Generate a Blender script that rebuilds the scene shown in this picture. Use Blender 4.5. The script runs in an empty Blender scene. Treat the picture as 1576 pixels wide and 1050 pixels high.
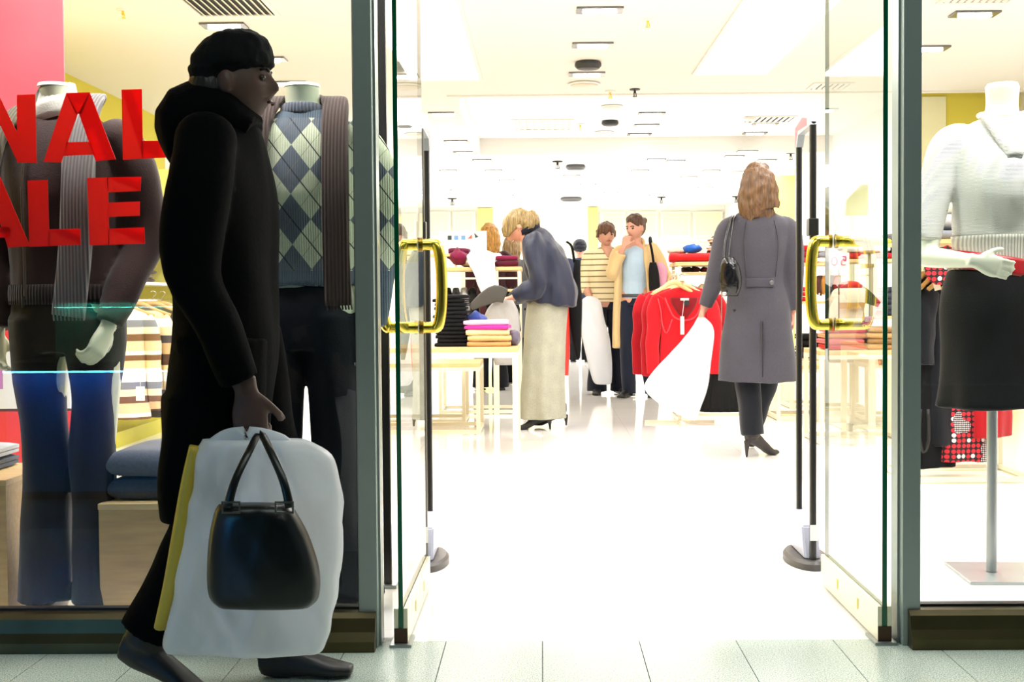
import bpy, bmesh, math, random
from math import sin, cos, pi, radians as R
from mathutils import Vector as V, Matrix, noise
random.seed(4)
SC = bpy.context.scene
COL = SC.collection

# ------------------------------------------------------------------ camera
W_PX, H_PX, F_PX = 1576.0, 1050.0, 1950.0
cd = bpy.data.cameras.new('camera'); cam = bpy.data.objects.new('camera', cd); COL.objects.link(cam)
cd.sensor_width = 36; cd.lens = F_PX / W_PX * 36; cd.shift_x = -22 / W_PX; cd.clip_start = .05; cd.clip_end = 200
CAM = (Matrix.Translation((0, 0, .95)) @ Matrix.Rotation(.0123, 4, 'Z') @ Matrix.Rotation(pi / 2 - 67.0 / F_PX, 4, 'X')
       @ Matrix.Rotation(-.0078, 4, 'Z'))
cam.matrix_world = CAM
SC.camera = cam
def ray(px, py):
    d = V(((px - W_PX / 2) / F_PX + cd.shift_x * W_PX / F_PX, -(py - H_PX / 2) / F_PX, -1))
    return (CAM.to_3x3() @ d)
def at(px, py, Y):                      # the point of the place that lies at depth Y
    d = ray(px, py); o = CAM.translation; return o + d * ((Y - o.y) / d.y)
def on(px, py, Z=0.0):                  # the point at height Z
    d = ray(px, py); o = CAM.translation; return o + d * ((Z - o.z) / d.z)

# ------------------------------------------------------------------ world, light, exposure
w = bpy.data.worlds.new('mall_air'); SC.world = w; w.use_nodes = True
w.node_tree.nodes['Background'].inputs[0].default_value = (.62, .78, .80, 1)
w.node_tree.nodes['Background'].inputs[1].default_value = .22
SC.view_settings.view_transform = 'Standard'; SC.view_settings.look = 'None'
SC.view_settings.gamma = 1; SC.view_settings.use_curve_mapping = False
SC.view_settings.exposure = 0.55
cy = SC.cycles
cy.use_denoising = True; cy.max_bounces = 9; cy.diffuse_bounces = 4; cy.glossy_bounces = 4
cy.transmission_bounces = 6; cy.transparent_max_bounces = 24; cy.sample_clamp_indirect = 6
cy.caustics_reflective = False; cy.caustics_refractive = False
def area(name, loc, sx, sy, power, col=(1, .97, .92), rot=(0, 0, 0), spread=180):
    l = bpy.data.lights.new(name, 'AREA'); l.shape = 'RECTANGLE'; l.size = sx; l.size_y = sy
    l.energy = power; l.color = col; l.spread = R(spread)
    o = bpy.data.objects.new(name, l); o.location = loc; o.rotation_euler = rot; COL.objects.link(o); return o
ZC = 2.8
WARM = (1, .985, .985)
area('shop_light', (-2.9, 7.4, 2.76), .5, 4.5, 36, WARM)
area('shop_light', (-.95, 7.5, 2.76), .55, 5.5, 72, WARM)
area('shop_light', (1.85, 7.5, 2.76), .55, 5.5, 72, WARM)
area('shop_light', (3.6, 6.5, 2.76), .5, 4.5, 32, WARM)
area('shop_light', (.3, 14, 2.96), 4.5, 2.5, 80, WARM)
area('shop_light', (.3, 20.5, 2.76), 6.5, 5.5, 420, WARM)
area('window_fill', (-1.2, 3.64, 2.74), 2.4, .12, 62, WARM, (R(14), 0, 0))  # unseen strip added near the glass to brighten the mannequins' fronts
area('window_fill', (1.9, 3.66, 2.74), 1.5, .12, 44, WARM, (R(16), 0, 0))  # the same added fill for the right-hand mannequin
area('mall_fill', (.3, 1.2, 3.5), 3.0, 1.2, 30, (.86, 1, .93))  # unseen fill lamp added overhead to lift the storefront's outer face

# ------------------------------------------------------------------ materials
def nodes(name):
    m = bpy.data.materials.new(name); m.use_nodes = True
    nt = m.node_tree; return m, nt, nt.nodes['Principled BSDF']
def srgb(r, g, b):
    f = lambda c: (c / 255 / 12.92) if c <= 10 else ((c / 255 + .055) / 1.055) ** 2.4
    return (f(r), f(g), f(b), 1)
class X:                                # tiny arithmetic on shader sockets
    def __init__(s, nt, sock): s.nt = nt; s.s = sock
    def op(s, o, *a):
        n = s.nt.nodes.new('ShaderNodeMath'); n.operation = o
        for i, q in enumerate((s,) + a):
            if isinstance(q, X): s.nt.links.new(q.s, n.inputs[i])
            else: n.inputs[i].default_value = q
        return X(s.nt, n.outputs[0])
    def __add__(s, b): return s.op('ADD', b)
    def __sub__(s, b): return s.op('SUBTRACT', b)
    def __mul__(s, b): return s.op('MULTIPLY', b)
    def floor(s): return s.op('FLOOR')
    def fract(s): return s.op('FRACT')
    def lt(s, b): return s.op('LESS_THAN', b)
    def gt(s, b): return s.op('GREATER_THAN', b)
    def abs(s): return s.op('ABSOLUTE')
    def sin(s): return s.op('SINE')
def coords(nt, kind='Object'):
    tc = nt.nodes.new('ShaderNodeTexCoord'); sp = nt.nodes.new('ShaderNodeSeparateXYZ')
    nt.links.new(tc.outputs[kind], sp.inputs[0]); return [X(nt, o) for o in sp.outputs]
def mixc(nt, f, a, b):
    n = nt.nodes.new('ShaderNodeMix'); n.data_type = 'RGBA'
    if isinstance(f, X): nt.links.new(f.s, n.inputs[0])
    else: n.inputs[0].default_value = f
    for i, q in ((6, a), (7, b)):
        if isinstance(q, tuple): n.inputs[i].default_value = q
        else: nt.links.new(q, n.inputs[i])
    return n.outputs[2]
def tex(nt, kind='noise', scale=5, detail=3, coord='Object', **kw):
    tc = nt.nodes.new('ShaderNodeTexCoord')
    n = nt.nodes.new({'noise': 'ShaderNodeTexNoise', 'voronoi': 'ShaderNodeTexVoronoi', 'wave': 'ShaderNodeTexWave'}[kind])
    nt.links.new(tc.outputs[coord], n.inputs['Vector']); n.inputs['Scale'].default_value = scale
    if 'Detail' in n.inputs: n.inputs['Detail'].default_value = detail
    for k, v in kw.items(): setattr(n, k, v)
    return n
def bump(nt, b, h, strength=.3, dist=.01):
    n = nt.nodes.new('ShaderNodeBump'); n.inputs['Strength'].default_value = strength; n.inputs['Distance'].default_value = dist
    nt.links.new(h.s if isinstance(h, X) else h, n.inputs['Height']); nt.links.new(n.outputs[0], b.inputs['Normal'])
_M = {}
def cloth(rgb, rough=.85, fine=220, amp=.12, var=.16, kind='weave'):
    k = ('c', rgb, rough, fine, kind)
    if k in _M: return _M[k]
    m, nt, b = nodes('cloth'); c = tuple(v ** 1.22 for v in srgb(*rgb)[:3]) + (1,)
    n = tex(nt, 'noise', fine if kind != 'plush' else 60, 4)
    big = tex(nt, 'noise', 9, 3)
    dk = tuple(v * (1 - var * 2) for v in c[:3]) + (1,); lt = tuple(min(1, v * (1 + var)) for v in c[:3]) + (1,)
    f = X(nt, n.outputs[0]) * .6 + X(nt, big.outputs[0]) * .4
    nt.links.new(mixc(nt, f, dk, lt), b.inputs['Base Color'])
    b.inputs['Roughness'].default_value = rough; b.inputs['Specular IOR Level'].default_value = .25
    b.inputs['Sheen Weight'].default_value = .15 if sum(rgb) > 90 else 0
    if kind == 'ribx' or kind == 'ribz':
        x, y, z = coords(nt); t = (x if kind == 'ribx' else z)
        h = (t * (620.0 if kind == 'ribx' else 1500.0)).sin() * .5 + .5
        bump(nt, b, h, .9 if kind == 'ribx' else .5, .004)
        nt.links.new(mixc(nt, h, tuple(v * (.62 if kind == 'ribx' else .72) for v in c[:3]) + (1,), lt), b.inputs['Base Color'])
    else: bump(nt, b, n.outputs[0], amp * 3, .003)
    _M[k] = m; return m
def plain(rgb, rough=.5, metal=0, bumpy=0, scale=40, spec=.5):
    k = ('p', rgb, rough, metal, bumpy, scale, spec)
    if k in _M: return _M[k]
    m, nt, b = nodes('paint'); c = srgb(*rgb); n = tex(nt, 'noise', scale, 3)
    nt.links.new(mixc(nt, X(nt, n.outputs[0]), tuple(v * .93 for v in c[:3]) + (1,), c), b.inputs['Base Color'])
    r = X(nt, n.outputs[0]) * .1 + (rough - .05); nt.links.new(r.s, b.inputs['Roughness'])
    b.inputs['Metallic'].default_value = metal; b.inputs['Specular IOR Level'].default_value = spec
    if bumpy: bump(nt, b, n.outputs[0], bumpy, .004)
    _M[k] = m; return m
def emit(rgb, st, name='lamp_light'):
    k = ('e', rgb, st)
    if k in _M: return _M[k]
    m, nt, b = nodes(name); b.inputs['Base Color'].default_value = srgb(*rgb)
    b.inputs['Emission Color'].default_value = srgb(*rgb); b.inputs['Emission Strength'].default_value = st
    _M[k] = m; return m
def wood(rgb, rough=.45):
    k = ('w', rgb)
    if k in _M: return _M[k]
    m, nt, b = nodes('wood'); c = srgb(*rgb)
    tc = nt.nodes.new('ShaderNodeTexCoord'); mp = nt.nodes.new('ShaderNodeMapping'); mp.inputs['Scale'].default_value = (2, 14, 14)
    n = nt.nodes.new('ShaderNodeTexNoise'); n.inputs['Scale'].default_value = 4; n.inputs['Detail'].default_value = 5
    nt.links.new(tc.outputs['Object'], mp.inputs[0]); nt.links.new(mp.outputs[0], n.inputs['Vector'])
    nt.links.new(mixc(nt, X(nt, n.outputs[0]), tuple(v * .6 for v in c[:3]) + (1,), tuple(min(1, v * 1.15) for v in c[:3]) + (1,)), b.inputs['Base Color'])
    b.inputs['Roughness'].default_value = rough; _M[k] = m; return m
def glass_mat(tint=(.93, .98, .96, 1), name='clear_glass'):
    m = bpy.data.materials.new(name); m.use_nodes = True; nt = m.node_tree
    for n in list(nt.nodes): nt.nodes.remove(n)
    out = nt.nodes.new('ShaderNodeOutputMaterial'); mx = nt.nodes.new('ShaderNodeMixShader'); fr = nt.nodes.new('ShaderNodeFresnel')
    t = nt.nodes.new('ShaderNodeBsdfTransparent'); g = nt.nodes.new('ShaderNodeBsdfGlossy')
    t.inputs[0].default_value = tint; g.inputs['Roughness'].default_value = 0.0; fr.inputs[0].default_value = 1.5
    ge = nt.nodes.new('ShaderNodeNewGeometry')      # both surfaces' reflection counted once, on the face that is met first
    f_ = (X(nt, fr.outputs[0]) * 1.35).op('MINIMUM', 1.0) * (X(nt, ge.outputs['Backfacing']) * -1.0 + 1.0)
    nt.links.new(f_.s, mx.inputs[0]); nt.links.new(t.outputs[0], mx.inputs[1]); nt.links.new(g.outputs[0], mx.inputs[2])
    nt.links.new(mx.outputs[0], out.inputs[0]); return m
def argyle():
    m, nt, b = nodes('argyle_knit'); x, y, z = coords(nt)
    u = x * (1 / .112) + .68; v = z * (1 / .148) - .02
    a = u + v; c = u - v
    par = (a.floor() + c.floor()).op('MODULO', 2.0).abs()
    base = mixc(nt, par, srgb(94, 101, 112), srgb(205, 210, 180))
    l1 = ((a + .5).fract() - .5).abs().lt(.022); l2 = ((c + .5).fract() - .5).abs().lt(.022)
    base = mixc(nt, l1.op('MAXIMUM', l2) * 0, base, srgb(40, 42, 50))
    la = (a.fract() - .5).abs().lt(.02); lb = (c.fract() - .5).abs().lt(.012)
    base = mixc(nt, la, base, srgb(38, 42, 52)); base = mixc(nt, lb * .6, base, srgb(120, 118, 90))
    hem = z.lt(1.035).op('MAXIMUM', z.gt(1.495)); base = mixc(nt, hem, base, srgb(82, 96, 110))
    n = tex(nt, 'noise', 260, 3)
    base = mixc(nt, X(nt, n.outputs[0]) * .35, base, srgb(60, 60, 60))
    nt.links.new(base, b.inputs['Base Color']); b.inputs['Roughness'].default_value = .9
    h = (x * 900.0).sin() * .5 + X(nt, n.outputs[0]); bump(nt, b, h, .5, .003); return m
def striped(stops, axis='z', rough=.85, name='striped_knit', period=None, z0=0.0):
    m, nt, b = nodes(name); x, y, z = coords(nt); t = {'x': x, 'y': y, 'z': z}[axis] - z0
    if period: t = (t * (1 / period)).fract()
    rp = nt.nodes.new('ShaderNodeValToRGB'); rp.color_ramp.interpolation = 'CONSTANT'
    els = rp.color_ramp.elements
    while len(els) < len(stops): els.new(.5)
    for e, (p, c) in zip(els, stops): e.position = p; e.color = srgb(*c)
    nt.links.new(t.s, rp.inputs[0]); nt.links.new(rp.outputs[0], b.inputs['Base Color'])
    b.inputs['Roughness'].default_value = rough; n = tex(nt, 'noise', 200, 3); bump(nt, b, n.outputs[0], .3, .003); return m
def hair_mat(rgb):
    k = ('h', rgb)
    if k in _M: return _M[k]
    m, nt, b = nodes('hair'); c = srgb(*rgb)
    tc = nt.nodes.new('ShaderNodeTexCoord'); mp = nt.nodes.new('ShaderNodeMapping'); mp.inputs['Scale'].default_value = (90, 90, 6)
    n = nt.nodes.new('ShaderNodeTexNoise'); n.inputs['Scale'].default_value = 1.2; n.inputs['Detail'].default_value = 4
    nt.links.new(tc.outputs['Object'], mp.inputs[0]); nt.links.new(mp.outputs[0], n.inputs['Vector'])
    nt.links.new(mixc(nt, (X(nt, n.outputs[0]) - .3) * 2.2, tuple(v * .3 for v in c[:3]) + (1,), tuple(min(1, v * 1.15) for v in c[:3]) + (1,)), b.inputs['Base Color'])
    b.inputs['Roughness'].default_value = .5; bump(nt, b, n.outputs[0], .8, .008); _M[k] = m; return m
def skin_mat(rgb=(214, 150, 122)):
    rgb = (int(rgb[0] * .93), int(rgb[1] * 1.02), int(rgb[2] * 1.06))
    k = ('s', rgb)
    if k in _M: return _M[k]
    m, nt, b = nodes('skin'); n = tex(nt, 'noise', 14, 3); c = srgb(*rgb)
    nt.links.new(mixc(nt, X(nt, n.outputs[0]), (c[0] * .9, c[1] * .78, c[2] * .74, 1), c), b.inputs['Base Color'])
    b.inputs['Roughness'].default_value = .55; b.inputs['Subsurface Weight'].default_value = .0; _M[k] = m; return m

GLASS = glass_mat()
GLASS_W = glass_mat((.975, .985, .975, 1), 'window_glass')
EDGE = plain((4, 92, 62), .15); WHITE = plain((240, 238, 232), .45); OFFW = plain((236, 228, 198), .4)
STEEL = plain((150, 158, 156), .32, .7); ALU = plain((150, 160, 156), .42, .2)
BRASS = plain((246, 214, 88), .2, 1.0); BLACKP = plain((36, 34, 32), .32); DARK = plain((18, 18, 18), .5)
WOOD = wood((226, 190, 130)); OAK = wood((205, 160, 92)); MANN = plain((232, 236, 206), .38)
CHROME = plain((200, 200, 200), .15, 1.0)

# ------------------------------------------------------------------ mesh helpers
def bm_(): return bmesh.new()
def mesh_of(bm, name, smooth=True):
    me = bpy.data.meshes.new(name); bmesh.ops.recalc_face_normals(bm, faces=bm.faces[:]); bm.to_mesh(me); bm.free()
    if smooth: me.polygons.foreach_set('use_smooth', [True] * len(me.polygons))
    return me
def obj(name, bm, mat, parent=None, smooth=False, loc=None, auto=None):
    me = bm if isinstance(bm, bpy.types.Mesh) else mesh_of(bm, name, smooth or auto is not None)
    if mat and not me.materials: me.materials.append(mat)
    if auto is not None:
        me.set_sharp_from_angle(angle=R(auto))
    o = bpy.data.objects.new(name, me); COL.objects.link(o)
    if parent: o.parent = parent
    if loc is not None: o.location = loc
    return o
def tag(o, label, cat, group=None):
    o['label'] = label; o['category'] = cat
    if group: o['group'] = group
    return o
def struct(o): o['kind'] = 'structure'; return o
def thing(name, label, cat, loc=(0, 0, 0), rz=0, group=None):
    o = bpy.data.objects.new(name, None); o.empty_display_size = .1; COL.objects.link(o)
    o.location = loc; o.rotation_euler = (0, 0, rz); return tag(o, label, cat, group)
def box(bm, x0, x1, y0, y1, z0, z1, bev=0, mat4=None):
    g = bmesh.ops.create_cube(bm, size=1)['verts']
    for v in g:
        v.co = V(((x0 + x1) / 2 + v.co.x * (x1 - x0), (y0 + y1) / 2 + v.co.y * (y1 - y0), (z0 + z1) / 2 + v.co.z * (z1 - z0)))
        if mat4: v.co = mat4 @ v.co
    if bev:
        es = list({e for v in g for e in v.link_edges}); bmesh.ops.bevel(bm, geom=es, offset=bev, segments=2, affect='EDGES', profile=.6)
    return bm
def BX(*a, **k): return box(bm_(), *a, **k)
def prism(bm, pts, vec):                # outline pts (list of V), extruded by vec
    vs = [bm.verts.new(p) for p in pts]; f = bm.faces.new(vs)
    r = bmesh.ops.extrude_face_region(bm, geom=[f])
    for v in r['geom']:
        if isinstance(v, bmesh.types.BMVert): v.co += vec
    return bm
def spline(P, n=4):                     # Catmull-Rom through tuples of any length
    if len(P) < 3: n = max(1, n)
    out = []; q = [P[0]] + list(P) + [P[-1]]
    for i in range(1, len(q) - 2):
        a, b, c, d = q[i - 1], q[i], q[i + 1], q[i + 2]
        for k in range(n):
            t = k / n
            out.append(tuple(.5 * (2 * b[j] + (c[j] - a[j]) * t + (2 * a[j] - 5 * b[j] + 4 * c[j] - d[j]) * t * t + (3 * b[j] - a[j] - 3 * c[j] + d[j]) * t ** 3) for j in range(len(b))))
    out.append(tuple(P[-1])); return out
def loft(bm, P, n=20, side=(1, 0, 0), seg=4, folds=0, amp=0, ph=0, flat=None, t0=0.0, level=False, cap=True, sq=2.0):
    """P: (x,y,z,rx,ry). rx along the side axis; level keeps rings horizontal (hems)."""
    Q = spline(P, seg); S = V(side).normalized(); rings = []; N = len(Q)
    for i, q in enumerate(Q):
        c = V(q[:3]); a = V(Q[max(0, i - 1)][:3]); b = V(Q[min(N - 1, i + 1)][:3]); T = (b - a)
        T = V((0, 0, -1)) if level or T.length < 1e-6 else T.normalized()
        s = (S - T * S.dot(T)); s = s.normalized() if s.length > 1e-3 else T.orthogonal().normalized()
        u = T.cross(s); t = i / (N - 1); am = amp * max(0, (t - t0) / (1 - t0)) ** 1.5 if folds else 0; ring = []
        for k in range(n):
            th = 2 * pi * k / n; m = 1 + am * (sin(folds * th + ph + 1.3 * t) + .5 * sin((folds * 2 - 3) * th + 2.1 * ph)) if folds else 1
            ct, st = cos(th), sin(th)
            if sq != 2.0:
                ct = math.copysign(abs(ct) ** (2 / sq), ct); st = math.copysign(abs(st) ** (2 / sq), st)
            ring.append(bm.verts.new(c + s * (q[3] * ct * m) + u * (q[4] * st * m)))
        rings.append(ring)
    for r0, r1 in zip(rings, rings[1:]):
        for k in range(n): bm.faces.new((r0[k], r0[(k + 1) % n], r1[(k + 1) % n], r1[k]))
    if cap: bm.faces.new(rings[0][::-1]); bm.faces.new(rings[-1])
    return bm
def tube(bm, pts, r, n=8, seg=1):
    return loft(bm, [(*p, r, r) for p in pts], n=n, side=(.31, .92, .23), seg=seg)
def rod(bm, a, b, r, n=10): return tube(bm, [a, b], r, n)
def ball(bm, c, rx, ry, rz, n=16, M=None):
    g = bmesh.ops.create_uvsphere(bm, u_segments=n, v_segments=max(6, n // 2 + 2), radius=1)['verts']
    for v in g:
        p = V((v.co.x * rx, v.co.y * ry, v.co.z * rz)); v.co = V(c) + (M @ p if M else p)
    return bm
def lathe(bm, prof, c=(0, 0, 0), n=24):
    rings = [[bm.verts.new(V(c) + V((r * cos(2 * pi * k / n), r * sin(2 * pi * k / n), z))) for k in range(n)] for r, z in prof]
    for a, b in zip(rings, rings[1:]):
        for k in range(n): bm.faces.new((a[k], a[(k + 1) % n], b[(k + 1) % n], b[k]))
    bm.faces.new(rings[0][::-1]); bm.faces.new(rings[-1]); return bm
def wrap(bm, name, vox=.008, smooth=2, dec=0, nz=None):
    """one continuous skin around everything in bm; nz = (scale, amount) cloth wrinkles"""
    bmesh.ops.recalc_face_normals(bm, faces=bm.faces[:])
    me = bpy.data.meshes.new('tmp'); bm.to_mesh(me); bm.free(); o = bpy.data.objects.new('tmp', me); COL.objects.link(o)
    m = o.modifiers.new('r', 'REMESH'); m.mode = 'VOXEL'; m.voxel_size = vox; m.use_smooth_shade = True
    if smooth: s = o.modifiers.new('s', 'SMOOTH'); s.iterations = smooth; s.factor = .5
    if dec: d = o.modifiers.new('d', 'DECIMATE'); d.ratio = dec
    dg = bpy.context.evaluated_depsgraph_get(); out = bpy.data.meshes.new_from_object(o.evaluated_get(dg)); out.name = name
    bpy.data.objects.remove(o); bpy.data.meshes.remove(me)
    if nz:
        sc, am = nz; nn = [v.normal.copy() for v in out.vertices]
        for v, q in zip(out.vertices, nn):
            p = v.co; v.co = p + q * am * noise.noise(V((p.x * sc, p.y * sc, p.z * sc * .55)) + V((3.1, 7.7, 1.3)))
    out.polygons.foreach_set('use_smooth', [True] * len(out.polygons)); return out

# ------------------------------------------------------------------ figure helpers (local frame: facing -Y, own left is +X)
def head_bm(bm, c, Rm, s=1.0, n=36):
    g = bmesh.ops.create_uvsphere(bm, u_segments=n, v_segments=28, radius=1)['verts']
    for v in g:
        x, y, z = v.co; p = V((x * .074, y * .094, z * .112))
        if z < 0:
            t = -z; p.x *= 1 - .30 * t * t
            if y > 0: p.y *= 1 - .35 * t
            else: p.y *= 1 - .04 * t
        if y < 0:
            G = lambda x0, z0, sx, sz: math.exp(-((abs(p.x) - x0) / sx) ** 2 - ((p.z - z0) / sz) ** 2)
            p.y -= .024 * G(0, -.022, .012, .020) + .008 * G(0, 0, .008, .022)
            p.y += .011 * G(.031, .006, .018, .013)
            p.y -= .005 * G(.028, .026, .03, .009) + .007 * G(0, -.058, .022, .011) + .009 * G(0, -.093, .022, .014)
            p.y += .004 * G(0, -.058, .02, .003)
        v.co = V(c) + Rm @ (p * s)
    for sx in (-1, 1):
        ball(bm, V(c) + Rm @ (V((sx * .076, .012, -.008)) * s), .010 * s, .020 * s, .032 * s, 10, Rm @ Matrix.Rotation(sx * .3, 3, 'Z'))
def rot(rx=0, ry=0, rz=0): return (Matrix.Rotation(rz, 3, 'Z') @ Matrix.Rotation(ry, 3, 'Y') @ Matrix.Rotation(rx, 3, 'X'))
def hand_bm(bm, w, d, nrm, side, curl=.5, s=1.0, spread=.06):
    """w wrist, d finger direction, nrm palm direction, side +1/-1 thumb side along d x nrm"""
    w = V(w); d = V(d).normalized(); nrm = V(nrm); nrm = (nrm - d * nrm.dot(d)).normalized(); a = d.cross(nrm) * side
    c = lambda q, r1, r2: (*q, r1 * s, r2 * s)
    loft(bm, [c(w - d * .03 * s, .026, .019), c(w + d * .01 * s, .028, .018), c(w + d * .05 * s, .041, .015), c(w + d * .088 * s, .042, .013)], n=14, side=a, seg=3, sq=2.6)
    for k, (off, L) in enumerate(((.030, .072), (.010, .080), (-.010, .075), (-.029, .060))):
        p = w + (d * .080 + a * off) * s; dd = (d + a * (off * spread * 30)).normalized(); ang = 0; pts = [c(p, .0095, .0095)]
        for j, fr in enumerate((.45, .32, .23)):
            ang += curl * (.8 + .35 * j + .08 * k); q = dd * cos(ang) + nrm * sin(ang)
            p = p + q * L * fr * s; pts.append(c(p, .0088 - .001 * j, .0085 - .001 * j))
        loft(bm, pts, n=8, side=a, seg=2)
    p = w + (d * .022 + a * .026) * s; pts = [c(p, .014, .013)]; q = (d * .75 + a * .75 + nrm * .2).normalized()
    for L in (.034, .03, .024):
        p = p + q * L * s; pts.append(c(p, .011, .010)); q = (q + nrm * curl * .5 - a * .30).normalized()
    loft(bm, pts, n=8, side=a, seg=2)
def arm_bm(bm, S, E, W, k=1.0):
    loft(bm, [(*S, .044 * k, .048 * k), (*(V(S).lerp(V(E), .4)), .046 * k, .048 * k), (*E, .038 * k, .04 * k)], n=14, side=(0, 1, .1))
    loft(bm, [(*E, .038 * k, .039 * k), (*(V(E).lerp(V(W), .3)), .038 * k, .038 * k), (*W, .024 * k, .024 * k)], n=14, side=(0, 1, .1)); ball(bm, E, .039 * k, .039 * k, .039 * k)
def leg_bm(bm, H, K, A, k=1.0):
    loft(bm, [(*H, .085 * k, .09 * k), (*(V(H).lerp(V(K), .5)), .072 * k, .075 * k), (*K, .052 * k, .055 * k)], n=16)
    loft(bm, [(*K, .052 * k, .055 * k), (*(V(K).lerp(V(A), .35)), .052 * k, .058 * k), (*A, .034 * k, .036 * k)], n=16)
def foot_bm(bm, A, d, k=1.0, heel=0.0):
    """A ankle, d horizontal toe direction, sole on the ground under the toe; heel = heel height"""
    A = V(A); d = V(d).normalized(); z0 = A.z - .075 - heel
    back = V((A.x, A.y, 0)) - d * .045
    P = [(*(back + V((0, 0, z0 + heel + .035))), .024, .030), (*(back + d * .045 + V((0, 0, z0 + heel + .04))), .032, .042),
         (*(back + d * .12 + V((0, 0, z0 + heel * .45 + .032))), .036, .030), (*(back + d * .18 + V((0, 0, z0 + .022))), .042, .021), (*(back + d * .235 + V((0, 0, z0 + .016))), .026, .014)]
    loft(bm, P, n=14, side=d.cross(V((0, 0, 1))), sq=2.3)
    loft(bm, [(*A, .036, .038), (*(A + V((0, 0, -.05))), .034, .04)], n=12, seg=1)
    if heel > .02: loft(bm, [(*(back + d * .005 + V((0, 0, z0 + heel + .02))), .022, .022), (*(back + V((0, 0, z0 + heel * .5))), .011, .011), (*(back + V((0, 0, z0))), .008, .008)], n=10, seg=2)
def shoe(parent, A, d, mat, heel=0.0, shaft=.04, vox=.006):
    b = bm_(); foot_bm(b, A, d, 1, heel); A = V(A)
    loft(b, [(*(A + V((0, 0, shaft))), .044, .05), (*(A + V((0, 0, -.03))), .042, .052)], n=14, seg=2)
    d2 = V(d).normalized(); bk = V((A.x, A.y, 0)) - d2 * .045; z0 = A.z - .075 - heel
    if heel < .02: box(b, -.0415, .0415, -.03, .25, z0 - .004, z0 + .014, mat4=Matrix.Translation(bk) @ Matrix.Rotation(math.atan2(-d2.x, d2.y), 4, 'Z'))
    return obj('shoe', wrap(b, 'shoe', vox, 2), mat, parent)
def body_mesh(torso, head, Rm, arms, legs, k=1.0, hs=1.0, vox=.0065, dec=.4, neck=True, headless=False):
    b = bm_(); loft(b, torso, n=24, sq=2.3)
    if headless:
        loft(b, [(*torso[-1][:3], .062, .066), (*(V(torso[-1][:3]).lerp(V(head), .35)), .052, .056), (*head, .055, .06)], n=24)
    else:
        loft(b, [(*torso[-1][:3], .058, .06), (*(V(torso[-1][:3]).lerp(V(head), .55)), .047, .05), (*head, .046, .05)], n=18); head_bm(b, head, Rm, hs)
    for S, E, Wr, d, nr, sd, cu in arms:
        ball(b, S, .045 * k, .045 * k, .045 * k); arm_bm(b, S, E, Wr, k); hand_bm(b, Wr, d, nr, sd, cu, .98 * k)
    for Hh, K, A in legs: leg_bm(b, Hh, K, A, k)
    return wrap(b, 'body', vox, 2, dec)
def face(bodyo, c, Rm, s=1.0, lips=(170, 80, 75), brow=(60, 45, 35)):
    for sx in (-1, 1):
        obj('eye', ball(bm_(), V(c) + Rm @ (V((sx * .031, -.078, .006)) * s), .0125 * s, .0095 * s, .008 * s, 12, Rm), plain((60, 45, 38), .2), bodyo, True)
        b = bm_(); loft(b, [(*(V(c) + Rm @ (V((sx * x_, y_, z_)) * s)), .004 * s, .0035 * s) for x_, y_, z_ in ((.014, -.092, .024), (.03, -.090, .029), (.048, -.078, .024))], n=6, seg=2); obj('eyebrow', b, cloth(brow), bodyo, True)
    b = bm_(); loft(b, [(*(V(c) + Rm @ (V((x_, y_, z_)) * s)), .0055 * s, .004 * s) for x_, y_, z_ in ((-.024, -.089, -.058), (0, -.0965, -.057), (.024, -.089, -.058))], n=6, seg=3); obj('mouth', b, plain(lips, .4), bodyo, True)
def garment(name, parent, mat, parts, vox=.009, nz=(11, .012), dec=.5, smooth=2):
    b = bm_()
    for p in parts: loft(b, p[0], **(p[1] if len(p) > 1 else {}))
    return obj(name, wrap(b, name, vox, smooth, dec, nz), mat, parent)
def hair_obj(parent, parts, rgb, balls=(), vox=.007):
    b = bm_()
    for p in parts: loft(b, p[0], **(p[1] if len(p) > 1 else {}))
    for c, r, M in balls: ball(b, c, *r, 20, M)
    return obj('hair', wrap(b, 'hair', vox, 1, 0, (38, .010)), hair_mat(rgb), parent)

# ================================================================== THE SETTING
YG = 3.46                                # plane of the shop glass
m_floor, nt, b = nodes('pale_polished_floor')
n = tex(nt, 'noise', 3, 3); x, y, z = coords(nt)
jx = ((x * (1 / .6)).fract() - .5).abs().gt(.4965); jy = ((y * (1 / .6)).fract() - .5).abs().gt(.4965)
base = mixc(nt, X(nt, n.outputs[0]), srgb(238, 235, 230), srgb(250, 248, 244)); base = mixc(nt, jx.op('MAXIMUM', jy) * .35, base, srgb(190, 180, 160))
nt.links.new(base, b.inputs['Base Color']); b.inputs['Roughness'].default_value = .07; b.inputs['IOR'].default_value = 1.5
struct(obj('floor', BX(-6, 7, YG + .015, 26.4, -.1, 0), m_floor))
m_mall, nt, b = nodes('speckled_terrazzo')
v1 = tex(nt, 'noise', 330, 2); v2 = tex(nt, 'noise', 120, 3); n2 = tex(nt, 'noise', 2.5, 3)
f = (X(nt, v1.outputs[0]) - .5).op('MULTIPLY', 5.0) + .5
c1 = mixc(nt, f.op('MINIMUM', 1.0).op('MAXIMUM', 0.0), srgb(128, 146, 134), srgb(222, 230, 220))
f2 = ((X(nt, v2.outputs[0]) - .56) * 12.0).op('MINIMUM', 1.0).op('MAXIMUM', 0.0) * .4
c1 = mixc(nt, f2, c1, srgb(120, 140, 126)); c1 = mixc(nt, X(nt, n2.outputs[0]) * .25, c1, srgb(200, 216, 202))
nt.links.new(c1, b.inputs['Base Color']); b.inputs['Roughness'].default_value = .22
fm = struct(obj('floor_mall', BX(-6, 7, -6.5, YG + .015, -.14, -.008), plain((96, 100, 92), .8)))
tw = .2665; tiles = []
xs0 = on(835, 993).x; tile_me = None
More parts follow.
